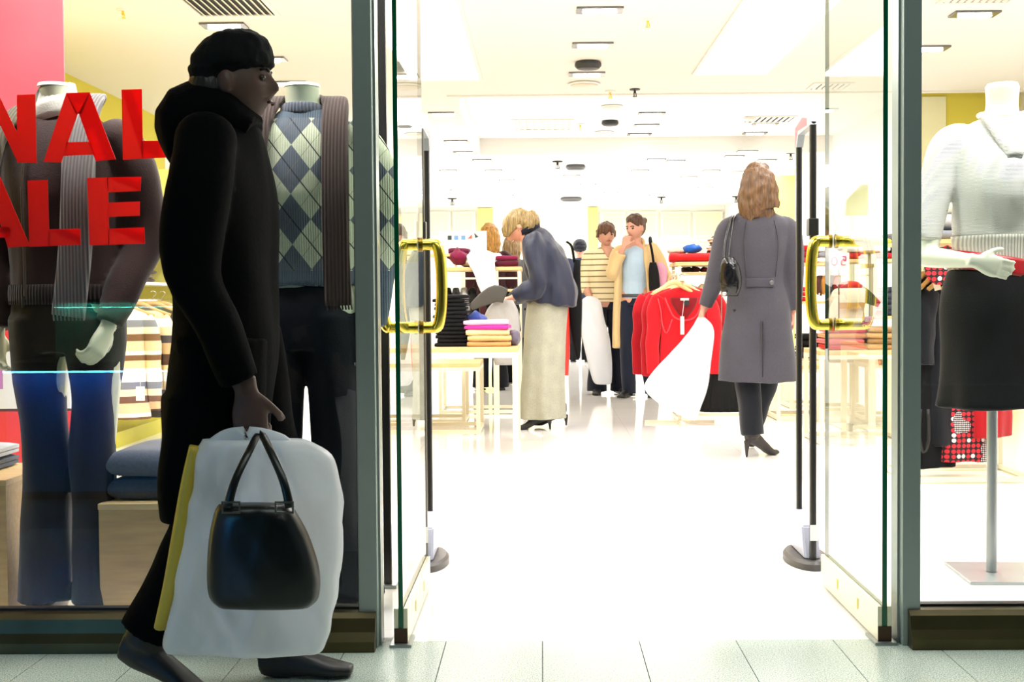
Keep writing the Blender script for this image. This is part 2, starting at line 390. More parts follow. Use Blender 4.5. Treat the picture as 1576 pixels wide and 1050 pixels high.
for r_ in range(3):
    for i in range(-13, 16):
        if r_ and not -9 < i < 12: continue
        if tile_me is None:
            tb = BX(.0012, tw - .0012, -.6 + .0012, -.0012, -.010, 0); tile_me = mesh_of(tb, 'tile', False); tile_me.materials.append(m_mall)
        t = bpy.data.objects.new('tile', tile_me); COL.objects.link(t); t.parent = fm; t.location = (xs0 + i * tw, YG + .015 - r_ * .6, 0)
# shop walls
YEL = plain((224, 208, 66), .75, bumpy=.05); YELP = plain((240, 232, 132), .75); PALEY = plain((246, 242, 196), .75); WALLW = plain((246, 243, 236), .8)
struct(obj('wall_left', BX(-3.95, -3.85, YG + .06, 13.0, 0, 3.1), YEL)); struct(obj('wall_left', BX(-3.95, -3.85, 13.0, 26.4, 0, 3.1), WALLW))
struct(obj('wall_right', BX(4.5, 4.6, YG + .06, 12.0, 0, 3.1), WALLW))
struct(obj('wall_right', BX(3.56, 4.5, 12.0, 12.1, 0, 3.1), plain((232, 216, 84), .75)))
struct(obj('trim_1', BX(3.58, 3.80, 11.98, 12.0, 0, 2.8), PALEY))
struct(obj('wall_right', BX(3.75, 3.85, 12.1, 26.4, 0, 3.1), WALLW))
struct(obj('wall_right', BX(3.2, 3.76, 18.8, 18.9, 0, 2.72), YELP))
wb = struct(obj('wall_back', BX(-3.9, 3.8, 26.0, 26.1, 0, 3.1), plain((250, 248, 236), .8)))
for a_, b_, mt, nm in ((735, 760, YELP, 'wall_panel'), (905, 921, YELP, 'wall_panel')):
    p0, p1 = at(a_, 318, 25.98), at(b_, 530, 25.98); obj(nm, BX(p0.x, p1.x, 25.94, 26.0, 0, 2.78, bev=.004), mt, wb)
for a_, b_ in ((660, 694), (697, 732), (923, 962), (966, 1012), (1016, 1062), (1066, 1112), (1118, 1160)):
    p0, p1 = at(a_, 326, 25.98), at(b_, 366, 25.98)
    fr_ = obj('clerestory_panel', BX(p0.x, p1.x, 25.93, 26.0, p1.z, p0.z, bev=.005), plain((236, 232, 206), .6), wb)
    obj('panel_insert', BX(p0.x + .06, p1.x - .06, 25.915, 25.93, p1.z + .06, p0.z - .06), plain((248, 244, 190), .7), fr_)
obj('wall_band', BX(-3.9, 3.75, 25.95, 26.0, 1.7, 2.05), PALEY, wb)
# ceiling with its raised coffer
CW = plain((247, 243, 237), .85)
cx0, cx1, cy0, cy1 = -.78, 4.55, 11.7, 16.4
b = bm_(); box(b, -6, 7, YG - .1, cy0, ZC, ZC + .35); box(b, -6, cx0, cy0, 26.4, ZC, ZC + .35); box(b, cx0, 7, cy1, 26.4, ZC, ZC + .35); box(b, cx0, 7, cy0, cy1, ZC + .2, ZC + .35)
ce = struct(obj('ceiling', b, CW))
b = bm_(); box(b, cx0 - .07, cx0, cy0 - .07, cy1 + .07, ZC - .012, ZC); box(b, cx0, cx1, cy0 - .07, cy0, ZC - .012, ZC); box(b, cx0, cx1, cy1, cy1 + .07, ZC - .012, ZC)
struct(obj('trim_2', b, CW))
struct(obj('wall_front', BX(-6, 7, YG - .06, YG + .06, 2.32, 3.2), plain((70, 74, 72), .5)))
struct(obj('wall_mall', BX(-6, 7, -6.6, -6.5, 0, 3.6), plain((58, 60, 58), .7)))  # unseen wall, put in dark so the shop glass reflects less
struct(obj('ceiling_mall', BX(-6, 7, -6.5, YG - .06, 3.6, 3.7), plain((120, 122, 118), .8)))

# ================================================================== STOREFRONT
ZT = 2.32
xl0, xl1 = at(547, 500, 3.41).x, at(576, 500, 3.41).x
xr0, xr1 = at(1390, 500, 3.41).x, at(1418, 500, 3.41).x
for (a_, b_, side) in ((xl0, xl1, 'left'), (xr0, xr1, 'right')):
    b = BX(a_, b_, 3.41, 3.52, 0, ZT, bev=.003); p = struct(obj('door_frame', b, ALU))
    g = bm_(); gx = a_ - .004 if side == 'left' else b_; box(g, gx, gx + .004, 3.43, 3.49, .1, ZT); obj('gasket', g, DARK, p)
    g = bm_(); jx_ = b_ if side == 'left' else a_ - .006; box(g, jx_, jx_ + .006, 3.44, 3.50, 0, ZT); obj('door_stop', g, STEEL, p)
def shop_window(nm, xa, xb):
    b = BX(xa, xb, YG - .006, YG + .006, .095, ZT); wn = struct(obj(nm, b, GLASS_W))
    return wn
wl = shop_window('window_1', -6, xl0 - .004); wr = shop_window('window_2', xr1 + .004, 7)
# plinth under the windows: brushed dark bronze, sloped top and square nose
m_br, nt, b = nodes('dark_bronze'); n = tex(nt, 'noise', 6, 4); b.inputs['Metallic'].default_value = .75; b.inputs['Roughness'].default_value = .38
nt.links.new(mixc(nt, X(nt, n.outputs[0]), srgb(52, 46, 30), srgb(96, 88, 56)), b.inputs['Base Color'])
for nm, xa, xb, lb in (('plinth', -6, xl1 - .004, 'l'), ('plinth', xr0 + .014, 7, 'r')):
    prof = [(3.452, 0), (3.365, 0), (3.365, .028), (3.378, .052), (3.385, .088), (3.40, .100), (3.452, .100)]
    b = bm_(); prism(b, [V((xa, p, q)) for p, q in prof], V((xb - xa, 0, 0))); p = struct(obj('trim_' + ('3' if lb == 'l' else '4'), b, m_br))
    obj('sill_gasket', BX(xa, xl0 - .004 if lb == 'l' else xb, 3.44, 3.472, .095, .106) if lb == 'l' else BX(xr1, xb, 3.44, 3.472, .095, .106), DARK, p)
# glass doors, standing open into the shop
def glass_door(px_near, sgn, label):
    Xg = at(px_near, 700, 3.43).x; y0, y1 = 3.43, 4.13
    t = thing('glass_door', label, 'door', (Xg, y0, 0)); RAIL = plain((228, 222, 196), .3, .35)
    g = bm_(); box(g, -.006, .006, .004, y1 - y0 - .004, .045, 2.2); pane = obj('glass_pane', g, GLASS, t)
    for ya in (0, y1 - y0 - .004):
        obj('polished_edge', BX(-.0062, .0062, ya, ya + .004, .045, 2.2), EDGE, t)
    for z0, z1 in ((.008, .103), (2.13, 2.24)):
        r = bm_(); box(r, -.019, -.007, .0, y1 - y0, z0, z1, bev=.0015); box(r, .007, .019, 0, y1 - y0, z0, z1, bev=.0015); box(r, -.007, .007, 0.004, y1 - y0, z0, z0 + .035)
        ro = obj('rail', r, RAIL, t)
        for yb in (.22, .47):
            c = bm_()
            for s_ in (-1, 1): box(c, s_ * .019 - .002, s_ * .019 + .002, yb - .008, yb + .008, z0 + .035, z0 + .065)
            obj('bolt_cap', c, BRASS, ro)
        obj('rail_end', BX(-.018, .018, -.004, 0, z0, z0 + .04), plain((70, 50, 34), .4, .5), ro)
    obj('floor_pivot', BX(-.03, .03, -.02, .09, -.002, .008, bev=.002), STEEL, t)
    zc = at(700, 440, 4.04).z; h = .132; yh = .61
    for s_, reach in ((-sgn, .074), (sgn, .118)):
        g = bm_(); pts = [(s_ * .006, yh, zc + h)]
        pts += [(s_ * (reach - .03), yh, zc + h)]
        for k in range(1, 12):
            a_ = k / 12 * pi; pts.append((s_ * (reach - .03 + .030 * sin(a_) ** .6), yh - .012 * sin(a_), zc + h * cos(a_) * (1.02)))
        pts += [(s_ * (reach - .03), yh, zc - h), (s_ * .006, yh, zc - h)]
        loft(g, [(*p, .018, .018) for p in pts], n=16, side=(0, 1, 0), seg=3)
        ho = obj('handle', g, BRASS, t, True)
        for zz in (zc + h, zc - h):
            c = bm_(); rod(c, (s_ * .006, yh, zz), (s_ * .014, yh, zz), .0225, 20); obj('handle_collar', c, plain((120, 96, 30), .3, 1.0), ho)
    return t
glass_door(614, -1, 'glass door on the left of the entrance, open inwards, brass pull handles')
glass_door(1362, 1, 'glass door on the right of the entrance, open inwards, brass pull handles')
# dark upright behind the left door
pp = at(594, 600, 4.14)
t = thing('dark_upright', 'slim dark upright just behind the left glass door', 'post', (pp.x, 4.14, 0))
obj('upright', BX(-.013, .013, -.012, .012, .012, 2.32, bev=.003), BLACKP, t); obj('foot_plate', BX(-.03, .03, -.03, .03, 0, .012, bev=.002), STEEL, t)
# red vinyl lettering on the left pane
RED = plain((240, 34, 20), .5); _b = RED.node_tree.nodes['Principled BSDF']; _b.inputs['Transmission Weight'].default_value = 0
_tr = RED.node_tree.nodes.new('ShaderNodeBsdfTranslucent'); _tr.inputs[0].default_value = (1, .04, .025, 1); _mx = RED.node_tree.nodes.new('ShaderNodeMixShader'); _mx.inputs[0].default_value = .6
_out = RED.node_tree.nodes['Material Output']; RED.node_tree.links.new(_b.outputs[0], _mx.inputs[1]); RED.node_tree.links.new(_tr.outputs[0], _mx.inputs[2]); RED.node_tree.links.new(_mx.outputs[0], _out.inputs[0])
t = thing('window_lettering', 'red capital letters stuck on the left shop window reading FINAL SALE', 'lettering', at(120, 380, YG - .008))
def letter(polys, hole=None):
    b = bm_(); o = t.location
    for poly in polys:
        prism(b, [at(px, py, YG - .0085) - o for px, py in poly], V((0, .0025, 0)))
    obj('letter', b, RED, t)
letter([[(-30, 247), (-30, 144), (-3, 144), (-3, 247)], [(-3, 144), (26, 204), (26, 247), (-3, 186)], [(26, 146), (54, 145), (56, 251), (26, 250)]])
letter([[(102, 143), (138, 142), (126, 175), (117, 175)], [(102, 143), (119, 175), (94, 250), (67, 249)], [(138, 142), (178, 245), (147, 248), (121, 174)], [(103, 219), (139, 218), (145, 238), (98, 240)]])
letter([[(187, 138), (218, 137), (220, 244), (189, 246)], [(218, 217), (270, 216), (271, 242), (218, 244)]])
letter([[(-30, 272), (0, 272), (46, 379), (12, 381), (-14, 300)], [(-80, 381), (-50, 300), (-30, 272), (-18, 300), (-46, 381)], [(-50, 350), (16, 350), (16, 366), (-50, 366)]])
letter([[(42, 278), (73, 277), (76, 379), (45, 380)], [(75, 353), (123, 352), (124, 377), (75, 379)]])
letter([[(134, 274), (166, 273), (168, 377), (138, 378)], [(165, 273), (217, 272), (216, 294), (166, 296)], [(167, 312), (215, 310), (215, 332), (167, 334)], [(167, 352), (222, 350), (223, 375), (167, 377)]])
letter([[(-70, 145), (-40, 145), (-40, 248), (-70, 248)]])
letter([[(-150, 146), (-120, 146), (-120, 249), (-150, 249)], [(-120, 146), (-85, 146), (-85, 170), (-120, 170)], [(-120, 187), (-92, 187), (-92, 208), (-120, 208)]])
sb = [(-95, 290), (-115, 276), (-145, 278), (-158, 298), (-145, 318), (-115, 332), (-98, 350), (-110, 372), (-140, 378), (-162, 362)]
b = bm_(); o_ = t.location
for (a_, b_) in zip(sb, sb[1:]):
    dx, dy = b_[0] - a_[0], b_[1] - a_[1]; L = math.hypot(dx, dy); nx, ny = -dy / L * 12, dx / L * 12; ex, ey = dx / L * 4, dy / L * 4
    prism(b, [at(q[0], q[1], YG - .0085) - o_ for q in ((a_[0] - ex + nx, a_[1] - ey + ny), (b_[0] + ex + nx, b_[1] + ey + ny), (b_[0] + ex - nx, b_[1] + ey - ny), (a_[0] - ex - nx, a_[1] - ey - ny))], V((0, .0025, 0)))
obj('letter', b, RED, t)

# anti-theft gates
def gate(px, label):
    Xg = at(px, 600, 4.39).x; t = thing('security_gate', label, 'security gate', (Xg, 4.39, 0)); H = 1.585
    p1 = bm_(); loft(p1, [(0, 0, .02, .0115, .017), (0, 0, H - .04, .0115, .017)], n=14, seg=1, sq=3); obj('pole', p1, BLACKP, t, auto=40)
    p2 = bm_(); loft(p2, [(0, .235, .10, .0105, .015), (0, .235, H - .10, .0105, .015)], n=14, seg=1, sq=3); obj('pole', p2, BLACKP, t, auto=40)
    c = bm_(); prism(c, [V((-.012, 0.017 - .035, H - .05))] + [V((-.012, .1175 - .135 * cos(a), H - .05 + .065 * sin(a))) for a in [pi * k / 10 for k in range(11)]] + [V((-.012, .25, H - .10)), V((-.012, .22, H - .10)), V((-.012, .19, H - .06))], V((.024, 0, 0)))
    obj('top_cap', c, plain((160, 165, 168), .3, .4), t)
    c = bm_(); prism(c, [V((-.0125, .045, H - .045)), V((-.0125, .20, H - .045)), V((-.0125, .245, H - .10)), V((-.0125, .245, H - .03)), V((-.0125, .12, H - .008)), V((-.0125, .045, H - .02))], V((.025, 0, 0)))
    obj('red_insert', c, plain((190, 40, 50), .3), t)
    obj('bracket', BX(-.017, .017, -.02, .03, 1.155, 1.215, bev=.004), BLACKP, t)
    c = bm_(); prism(c, [V((-.028, .0, .03)), V((-.028, .25, .03)), V((-.028, .25, .17)), V((-.028, .20, .17)), V((-.028, .05, .14)), V((-.028, .03, .09))], V((.056, 0, 0)))
    bmesh.ops.bevel(c, geom=c.edges[:], offset=.006, segments=2, affect='EDGES'); obj('foot_cover', c, plain((196, 196, 212), .35), t)
    c = bm_(); loft(c, [(0, .1175, 0, .075, .17), (0, .1175, .022, .075, .17), (0, .1175, .032, .066, .16)], n=32, side=(1, 0, 0), seg=1, level=True); obj('base_plate', c, plain((74, 70, 68), .4), t, auto=40)
    obj('label_plate', BX(-.0135, .0135, -.0195, -.0175, .10, .155), WHITE, t)
    return t
gate(651, 'black two-pole anti-theft gate inside the left glass door')
gate(1251, 'black two-pole anti-theft gate inside the right glass door')

# ================================================================== CEILING FITTINGS
def ceil_pt(px, py, Z=ZC): return on(px, py, Z)
def ceil_z(px, py):                       # the coffer's ceiling is 20 cm higher
    p = on(px, py, ZC); return ZC + .2 if cx0 < p.x < cx1 and cy0 < p.y < cy1 else ZC
# long luminous panels sunk in the ceiling
def light_panel(x0, x1, y0, y1, label, st=3.2, zc=ZC):
    t = thing('light_panel', label, 'ceiling light', ((x0 + x1) / 2, y0, zc))
    f = bm_(); w_ = (x1 - x0) / 2; L = y1 - y0; box(f, -w_ - .03, w_ + .03, -.03, 0, -.012, -.0005); box(f, -w_ - .03, w_ + .03, L, L + .03, -.012, -.0005)
    box(f, -w_ - .03, -w_, 0, L, -.012, -.0005); box(f, w_, w_ + .03, 0, L, -.012, -.0005); obj('frame', f, WHITE, t)
    obj('diffuser', BX(-w_, w_, 0, L, -.006, -.0008), emit((255, 250, 240), st), t)
pA, pB = ceil_pt(640, 121), ceil_pt(737, 121); pC, pD = ceil_pt(1071, 113), ceil_pt(1178, 113)
light_panel(pA.x - .05, pB.x, 4.2, pB.y, 'long bright ceiling light panel above the left door')
light_panel(pC.x, pD.x, 4.2, pC.y, 'long bright ceiling light panel above the right door')
LAMP = emit((255, 250, 238), 9.0); REFL = plain((120, 120, 122), .25, .8)
def downlight(px, py, label, group=None, Z=ZC, wx=.30, wy=.17, lit=True):
    p = ceil_pt(px, py, Z); t = thing('downlight', label, 'ceiling light', (p.x, p.y, Z), 0, group)
    b = bm_(); box(b, -wx / 2, wx / 2, -wy / 2, wy / 2, -.014, -.0005, bev=.003); obj('trim_ring', b, REFL if wx > .2 else WHITE, t)
    for s_ in ((-1, 1) if wx > .25 else (0,)):
        c = bm_(); lathe(c, [(.05, -.0145), (.056, -.0175), (.056, -.024), (.048, -.026), (.02, -.024), (0.001, -.023)][::1], (s_ * .055, 0, 0), 16); obj('lamp', c, LAMP if lit else WHITE, t, True)
NEAR = [(923, 14, 'twin square downlight at the top edge, in line over the aisle'), (912, 68, 'twin square downlight just above the dark round speaker'), (903, 113, 'twin square downlight just below the dark round speaker'),
        (683, 174, 'square downlight left of the coffer, nearest of its row'), (703, 217, 'square downlight left of the coffer, third of its row'), (716, 234, 'square downlight left of the coffer, last of its row'),
        (1003, 174, 'downlight inside the coffer, nearest of three'), (995, 192, 'downlight inside the coffer, middle of three'), (984, 206, 'downlight inside the coffer, farthest of three'),
        (1500, 20, 'square downlight above the white-sweater mannequin'), (1428, 73, 'square downlight beside the right door frame'), (345, 38, 'square downlight above the passer-by in the dark cap'),
        (410, 90, 'square downlight between the passer-by and the argyle mannequin'), (446, 127, 'square downlight just left of the argyle mannequin neck'),
        (1311, 209, 'downlight seen through the right glass door'), (1178, 190, 'downlight on the right of the coffer by the vent'), (1162, 204, 'small downlight right of the coffer, behind the vent')]
for px, py, lb in NEAR: downlight(px, py, lb, Z=ceil_z(px, py))
for px, py in ((742, 246), (760, 262), (780, 277), (1010, 245), (1040, 247), (985, 262), (1060, 272), (1095, 262), (1130, 240), (1150, 232), (880, 270), (905, 283), (690, 262), (705, 292), (800, 300), (940, 296), (1010, 300), (1085, 288), (1140, 264), (1180, 246)):
    downlight(px, py, 'small downlight in the far bright ceiling behind the coffer', 'small downlights in the far ceiling', wx=.26, wy=.16)
def disc(px, py, Z, r, h, mat, name, label, cat, dish=True, group=None):
    p = ceil_pt(px, py, Z); t = thing(name, label, cat, (p.x, p.y, Z), 0, group)
    obj('housing', lathe(bm_(), [(r * .9, -.0005), (r, -h * .3), (r, -h * .7), (r * .88, -h)], n=28), mat, t, auto=40)
    obj('grille', lathe(bm_(), [(r * .86, -h - .0005), (r * .8, -h - .006), (.001, -h - .009)], n=28), plain((60, 62, 64), .6) if mat != WHITE else plain((226, 216, 196), .5), t, True)
disc(905, 95, ZC, .105, .05, plain((50, 54, 54), .5), 'ceiling_speaker', 'dark round speaker on the near ceiling over the aisle', 'speaker')
disc(939, 186, ZC + .2, .10, .05, plain((44, 46, 46), .5), 'ceiling_speaker', 'dark round speaker inside the ceiling coffer', 'speaker')
disc(886, 254, ZC, .14, .06, plain((80, 82, 84), .5), 'ceiling_speaker', 'dark round speaker behind the ceiling coffer', 'speaker')
disc(879, 304, ZC, .20, .06, plain((90, 92, 94), .5), 'ceiling_speaker', 'dark round speaker farthest down the ceiling', 'speaker')
disc(899, 128, ZC, .14, .02, WHITE, 'ceiling_disc', 'cream round ceiling disc in front of the coffer', 'smoke detector')
disc(942, 163, ZC + .2, .12, .02, WHITE, 'ceiling_disc', 'cream round ceiling disc near the front of the coffer', 'smoke detector')
disc(930, 203, ZC + .2, .13, .02, WHITE, 'ceiling_disc', 'pale round ceiling disc near the back of the coffer', 'smoke detector')
disc(1154, 180, ceil_z(1154, 180), .07, .04, WHITE, 'smoke_detector', 'small smoke detector on the ceiling to the right of the coffer', 'smoke detector')
def sprinkler(px, py, label, mat=BRASS, Z=ZC, s=1.0):
    p = ceil_pt(px, py, Z); t = thing('sprinkler', label, 'sprinkler', (p.x, p.y, Z)); t.scale = (s, s, s)
    obj('escutcheon', lathe(bm_(), [(.04, -.0005), (.038, -.008), (.012, -.012)], n=18), WHITE if mat is BRASS else mat, t)
    b = bm_(); rod(b, (0, 0, -.012), (0, 0, -.03), .009); rod(b, (-.009, 0, -.03), (-.012, 0, -.055), .003, 6); rod(b, (.009, 0, -.03), (.012, 0, -.055), .003, 6); rod(b, (0, 0, -.03), (0, 0, -.055), .0035, 6); obj('frame_arms', b, mat, t)
    obj('deflector', lathe(bm_(), [(.016, -.055), (.018, -.058), (.003, -.060)], n=12), mat, t)
sprinkler(189, 14, 'sprinkler head above the striped scarf window on the left'); sprinkler(997, 29, 'brass sprinkler head near the top, right of the aisle lights'); sprinkler(939, 140, 'brass sprinkler head at the front edge of the coffer', s=1.2)
sprinkler(977, 137, 'black sprinkler head at the front edge of the coffer', DARK, s=1.2); sprinkler(893, 191, 'small brass sprinkler inside the coffer', Z=ZC + .2, s=1.3)
sprinkler(858, 248, 'black sprinkler head just behind the coffer', DARK, s=1.8); sprinkler(1217, 235, 'black sprinkler head left of the right gate', DARK, s=1.6); sprinkler(696, 305, 'dark sprinkler head on the far left ceiling', DARK, s=2.2)
sprinkler(1018, 303, 'dark sprinkler head on the far ceiling above the red rack', DARK, s=2); sprinkler(1133, 302, 'dark sprinkler head on the far ceiling by the long brown hair', DARK, s=2)
def vent(x0, x1, y0, y1, label, Z=ZC, n=9, frm=WHITE):
    t = thing('ceiling_vent', label, 'vent', ((x0 + x1) / 2, (y0 + y1) / 2, Z)); w_, d_ = (x1 - x0) / 2, (y1 - y0) / 2
    b = bm_()
    box(b, -w_, w_, -d_, -d_ + .03, -.012, -.0005); box(b, -w_, w_, d_ - .03, d_, -.012, -.0005); box(b, -w_, -w_ + .03, -d_ + .03, d_ - .03, -.012, -.0005); box(b, w_ - .03, w_, -d_ + .03, d_ - .03, -.012, -.0005)
    obj('frame', b, frm, t); obj('backing', BX(-w_ + .03, w_ - .03, -d_ + .03, d_ - .03, -.003, -.0006), plain((60, 58, 54) if 'pale' not in label else (226, 214, 208), .8), t)
    m4 = Matrix.Rotation(.5, 4, 'Y')
    for k in range(n):
        xx = -w_ + .03 + (2 * w_ - .06) * (k + .5) / n; obj('slat', box(bm_(), -.012, .012, -d_ + .03, d_ - .03, -.0015, .0015, mat4=Matrix.Translation((xx, 0, -.009)) @ m4), frm, t)
v0, v1 = ceil_pt(305, 24), ceil_pt(448, 24); vent(v0.x, v1.x - .06, v0.y - .60, v0.y, 'square slatted air vent in the ceiling over the passer-by', n=11)
v0, v1 = ceil_pt(1240, 137), ceil_pt(1300, 137); vent(v0.x, v1.x, v0.y - .35, v0.y, 'slatted air vent beside the right light panel', n=6)
v0, v1 = ceil_pt(1140, 188, ZC + .2), ceil_pt(1215, 188, ZC + .2); vent(v0.x, v1.x, v0.y - .5, v0.y, 'slatted air vent in the ceiling right of the aisle', ZC + .2, n=8)
v0, v1 = ceil_pt(788, 191, ZC + .2), ceil_pt(882, 191, ZC + .2); vent(v0.x, v1.x, v0.y - .4, v0.y + .5, 'pale air grille inside the ceiling coffer', ZC + .2, n=8)
v0, v1 = ceil_pt(1440, 4), ceil_pt(1552, 4); vent(v0.x, v1.x, v0.y - .5, v0.y, 'slatted air vent above the white-sweater mannequin', n=9)

# ================================================================== CLOTHES ON DISPLAY
def folded(p, w_, d_, h_, mat, label, group, rz=0, mesh=None, seed=0):
    """one folded garment: two to three layers wrapped round a soft front fold"""
    if mesh is None:
        rnd = random.Random(seed); b = bm_(); prof = []; n = 8
        r = h_ / 2; y0, y1 = -d_ / 2 + r, d_ / 2
        prof += [(y1, h_ * .98), (y1 * .4, h_ * 1.0), (-d_ * .15, h_)]
        for k in range(n + 1): a = pi / 2 + pi * k / n; prof.append((y0 + r * cos(a) * 1.1, r + r * sin(a)))
        prof += [(-d_ * .1, 0), (y1 * .6, 0), (y1, .02 * h_), (y1, h_ * .44), (y0 + r * .6, h_ * .48), (y0 + r * .6, h_ * .53), (y1, h_ * .56)]
        rings = []; NX = 12
        for i in range(NX + 1):
            t = i / NX; xx = (t - .5) * w_; e = 1 - .30 * (abs(t - .5) * 2) ** 8; ring = []
            for (yy, zz) in prof:
                q = noise.noise(V((xx * 9 + seed * 3.3, yy * 9, zz * 14 + seed)))
                ring.append(b.verts.new((xx + .004 * q, yy * (1 + .03 * q) * (.96 + .04 * e), max(0, h_ / 2 + (zz - h_ / 2) * e * (1 + .20 * q)))))
            rings.append(ring)
        m_ = len(prof)
        for r0, r1 in zip(rings, rings[1:]):
            for k in range(m_): b.faces.new((r0[k], r0[(k + 1) % m_], r1[(k + 1) % m_], r1[k]))
        b.faces.new(rings[0][::-1]); b.faces.new(rings[-1]); mesh = mesh_of(b, 'folded_garment', True); mesh.set_sharp_from_angle(angle=R(60)); mesh.materials.append(mat)
    o = bpy.data.objects.new('folded_garment', mesh); COL.objects.link(o); o.location = p; o.rotation_euler = (0, 0, rz); tag(o, label, 'folded clothes', group); return mesh
ORD = 'first second third fourth fifth sixth seventh eighth ninth tenth eleventh twelfth thirteenth'.split()
def stack(p, w_, d_, hs, mats, label, group, rz=0, jit=.012):
    """mats cycled from the bottom up; all alike pieces share the label of the stack"""
    z = p[2]; cache = {}
    for i, h in enumerate(hs):
        m_ = mats[i % len(mats)]; lb = label[i] if isinstance(label, list) else label + (', ' + ORD[i] + ' from below' if len(hs) > 1 else '')
        key = (m_.name, round(h, 3)); 
        cache[key] = folded((p[0] + random.uniform(-jit, jit), p[1] + random.uniform(-jit, jit) * .5, z), w_, d_, h, m_, lb, group, rz + random.uniform(-.05, .05), cache.get(key), i); z += h + .001
    return z
def crumple(name, p, sx, sy, sz, mat, label, cat='clothes', seed=0, sub=24, am=.35):
    b = bm_(); ball(b, (0, 0, sz * .45), sx / 2, sy / 2, sz * .5, sub)
    for v in b.verts:
        q = v.co; k = 1 + am * noise.noise(V((q.x * 14 + seed, q.y * 14, q.z * 20))) + am * .5 * noise.noise(V((q.x * 34 + seed, q.y * 34, q.z * 40)))
        q.x *= k; q.y *= k; q.z = max(0, (q.z) * (1 + am * noise.noise(V((q.x * 22, q.y * 22, seed)))))
    o = obj(name, b, mat, None, True, loc=p); return tag(o, label, cat)
HK = plain((190, 188, 180), .2, 1.0)
def hanger(p, rz, label, group=None, w_=.42, mat=OAK):
    t = thing('clothes_hanger', label, 'hanger', p, rz, group)      # origin at the rail
    b = bm_(); loft(b, [(-w_ / 2, 0, -.135, .010, .012), (-w_ / 4, .002, -.095, .012, .014), (-.03, 0, -.062, .013, .019), (.03, 0, -.062, .013, .019), (w_ / 4, .002, -.095, .012, .014), (w_ / 2, 0, -.135, .010, .012)], n=10, side=(0, 1, 0), seg=4)
    obj('bar', b, mat, t, True); b = bm_(); tube(b, [(0, 0, -.06), (0, 0, -.015), (.012, 0, -.004), (.020, 0, .010), (.016, 0, .022), (0, 0, .028), (-.014, 0, .020)], .0025, 6, 3); obj('hook', b, HK, t, True); return t
def hung_top(p, rz, label, mat, L=.6, w_=.42, sleeve=.55, group=None, cat='sweater', name='hanging_sweater', flare=1.0, neck=None, seed=0, dk=1.0):
    """garment hanging from a hanger at p (rail height)"""
    t = thing(name, label, cat, p, rz, group); b = bm_()
    loft(b, [(0, 0, -.075, .07, .022 * dk), (0, 0, -.10, w_ * .36, .030 * dk), (0, 0, -.14, w_ * .5, .036 * dk), (0, 0, -.25, w_ * .47, .045 * dk), (0, 0, -.14 - L * .5, w_ * .45 * (1 + (flare - 1) * .4), .05 * dk), (0, 0, -.14 - L * .8, w_ * .47 * (1 + (flare - 1) * .8), .052 * dk), (0, 0, -.10 - L, w_ * .48 * flare, .05 * dk)],
         n=28, seg=4, folds=5, amp=.10, ph=seed, t0=.3, level=True)
    obj('bodice', wrap(b, 'bodice', .008, 1, .5, (12, .010)), mat, t)
    if sleeve:
        for s_ in (-1, 1):
            c = bm_(); sx = s_ * w_ * .5; loft(c, [(sx * .88, 0, -.145, .05, .035), (sx * 1.06, -.01, -.22, .055, .036), (sx * 1.16, -.015, -.14 - sleeve * .5, .052, .034), (sx * 1.20, -.02, -.14 - sleeve, .044, .03)], n=14, seg=4)
            obj('sleeve', wrap(c, 'sleeve', .008, 1, .6, (16, .012)), mat, t)
    if neck: neck(t)
    return t

# ------------------------------------------------------------------ left window: banner, cubes, shelves
m_ban, nt, b = nodes('banner_print'); x, y, z = coords(nt); nn = tex(nt, 'noise', 1.6, 3)
base = mixc(nt, X(nt, nn.outputs[0]), srgb(236, 112, 122), srgb(226, 60, 74)); base = mixc(nt, z.lt(1.05), base, srgb(232, 70, 68))
base = mixc(nt, z.lt(1.40) * z.gt(1.05) * x.gt(.10), base, srgb(228, 214, 214))
base = mixc(nt, z.lt(.80) * z.gt(.54), base, srgb(232, 232, 226)); base = mixc(nt, z.lt(.80) * z.gt(.62) * x.gt(.20) * x.lt(.215), base, srgb(60, 70, 110))
base = mixc(nt, z.lt(.80) * z.gt(.62) * x.gt(.215) * x.lt(.245), base, srgb(196, 130, 190)); base = mixc(nt, z.lt(.545) * z.gt(.535), base, srgb(90, 60, 60))
nt.links.new(base, b.inputs['Base Color']); b.inputs['Roughness'].default_value = .5
pb = at(105, 400, 4.75); ban = thing('hanging_banner', 'tall pink and red printed banner behind the mannequin in the brown cardigan', 'banner', (pb.x - .5, 4.75, 0))
obj('print', BX(-.5, .5, -.004, .004, .28, 2.74), m_ban, ban); obj('hem_bar', BX(-.5, .5, -.009, .009, .262, .282, bev=.003), STEEL, ban); obj('top_bar', BX(-.5, .5, -.009, .009, 2.74, 2.795, bev=.003), STEEL, ban)
def cube(pL, ztop, w_, d_, Y, label, cat='display cube'):
    x0 = at(pL, 800, Y).x; t = thing('display_cube', label, cat, (x0 + w_ / 2, Y + d_ / 2, 0)); h = w_ / 2
    b = BX(-h, h, -d_ / 2, d_ / 2, .004, ztop - .018); obj('box_body', b, wood((206, 170, 112)), t); obj('box_lid', BX(-h - .002, h + .002, -d_ / 2 - .002, d_ / 2 + .002, ztop - .018, ztop, bev=.002), wood((228, 196, 140)), t); return x0
GREYW = cloth((128, 134, 148), fine=120, var=.25); GREYD = cloth((98, 106, 120), fine=120, var=.25)
x0 = cube(152, .345, .40, .42, 3.74, 'pale wooden cube holding two folded grey blankets')
z1 = .345; folded((x0 + .2, 3.96, z1), .38, .34, .068, GREYD, 'lower folded grey knit on the pale wooden cube', 'folded grey knits on the cube', seed=2)
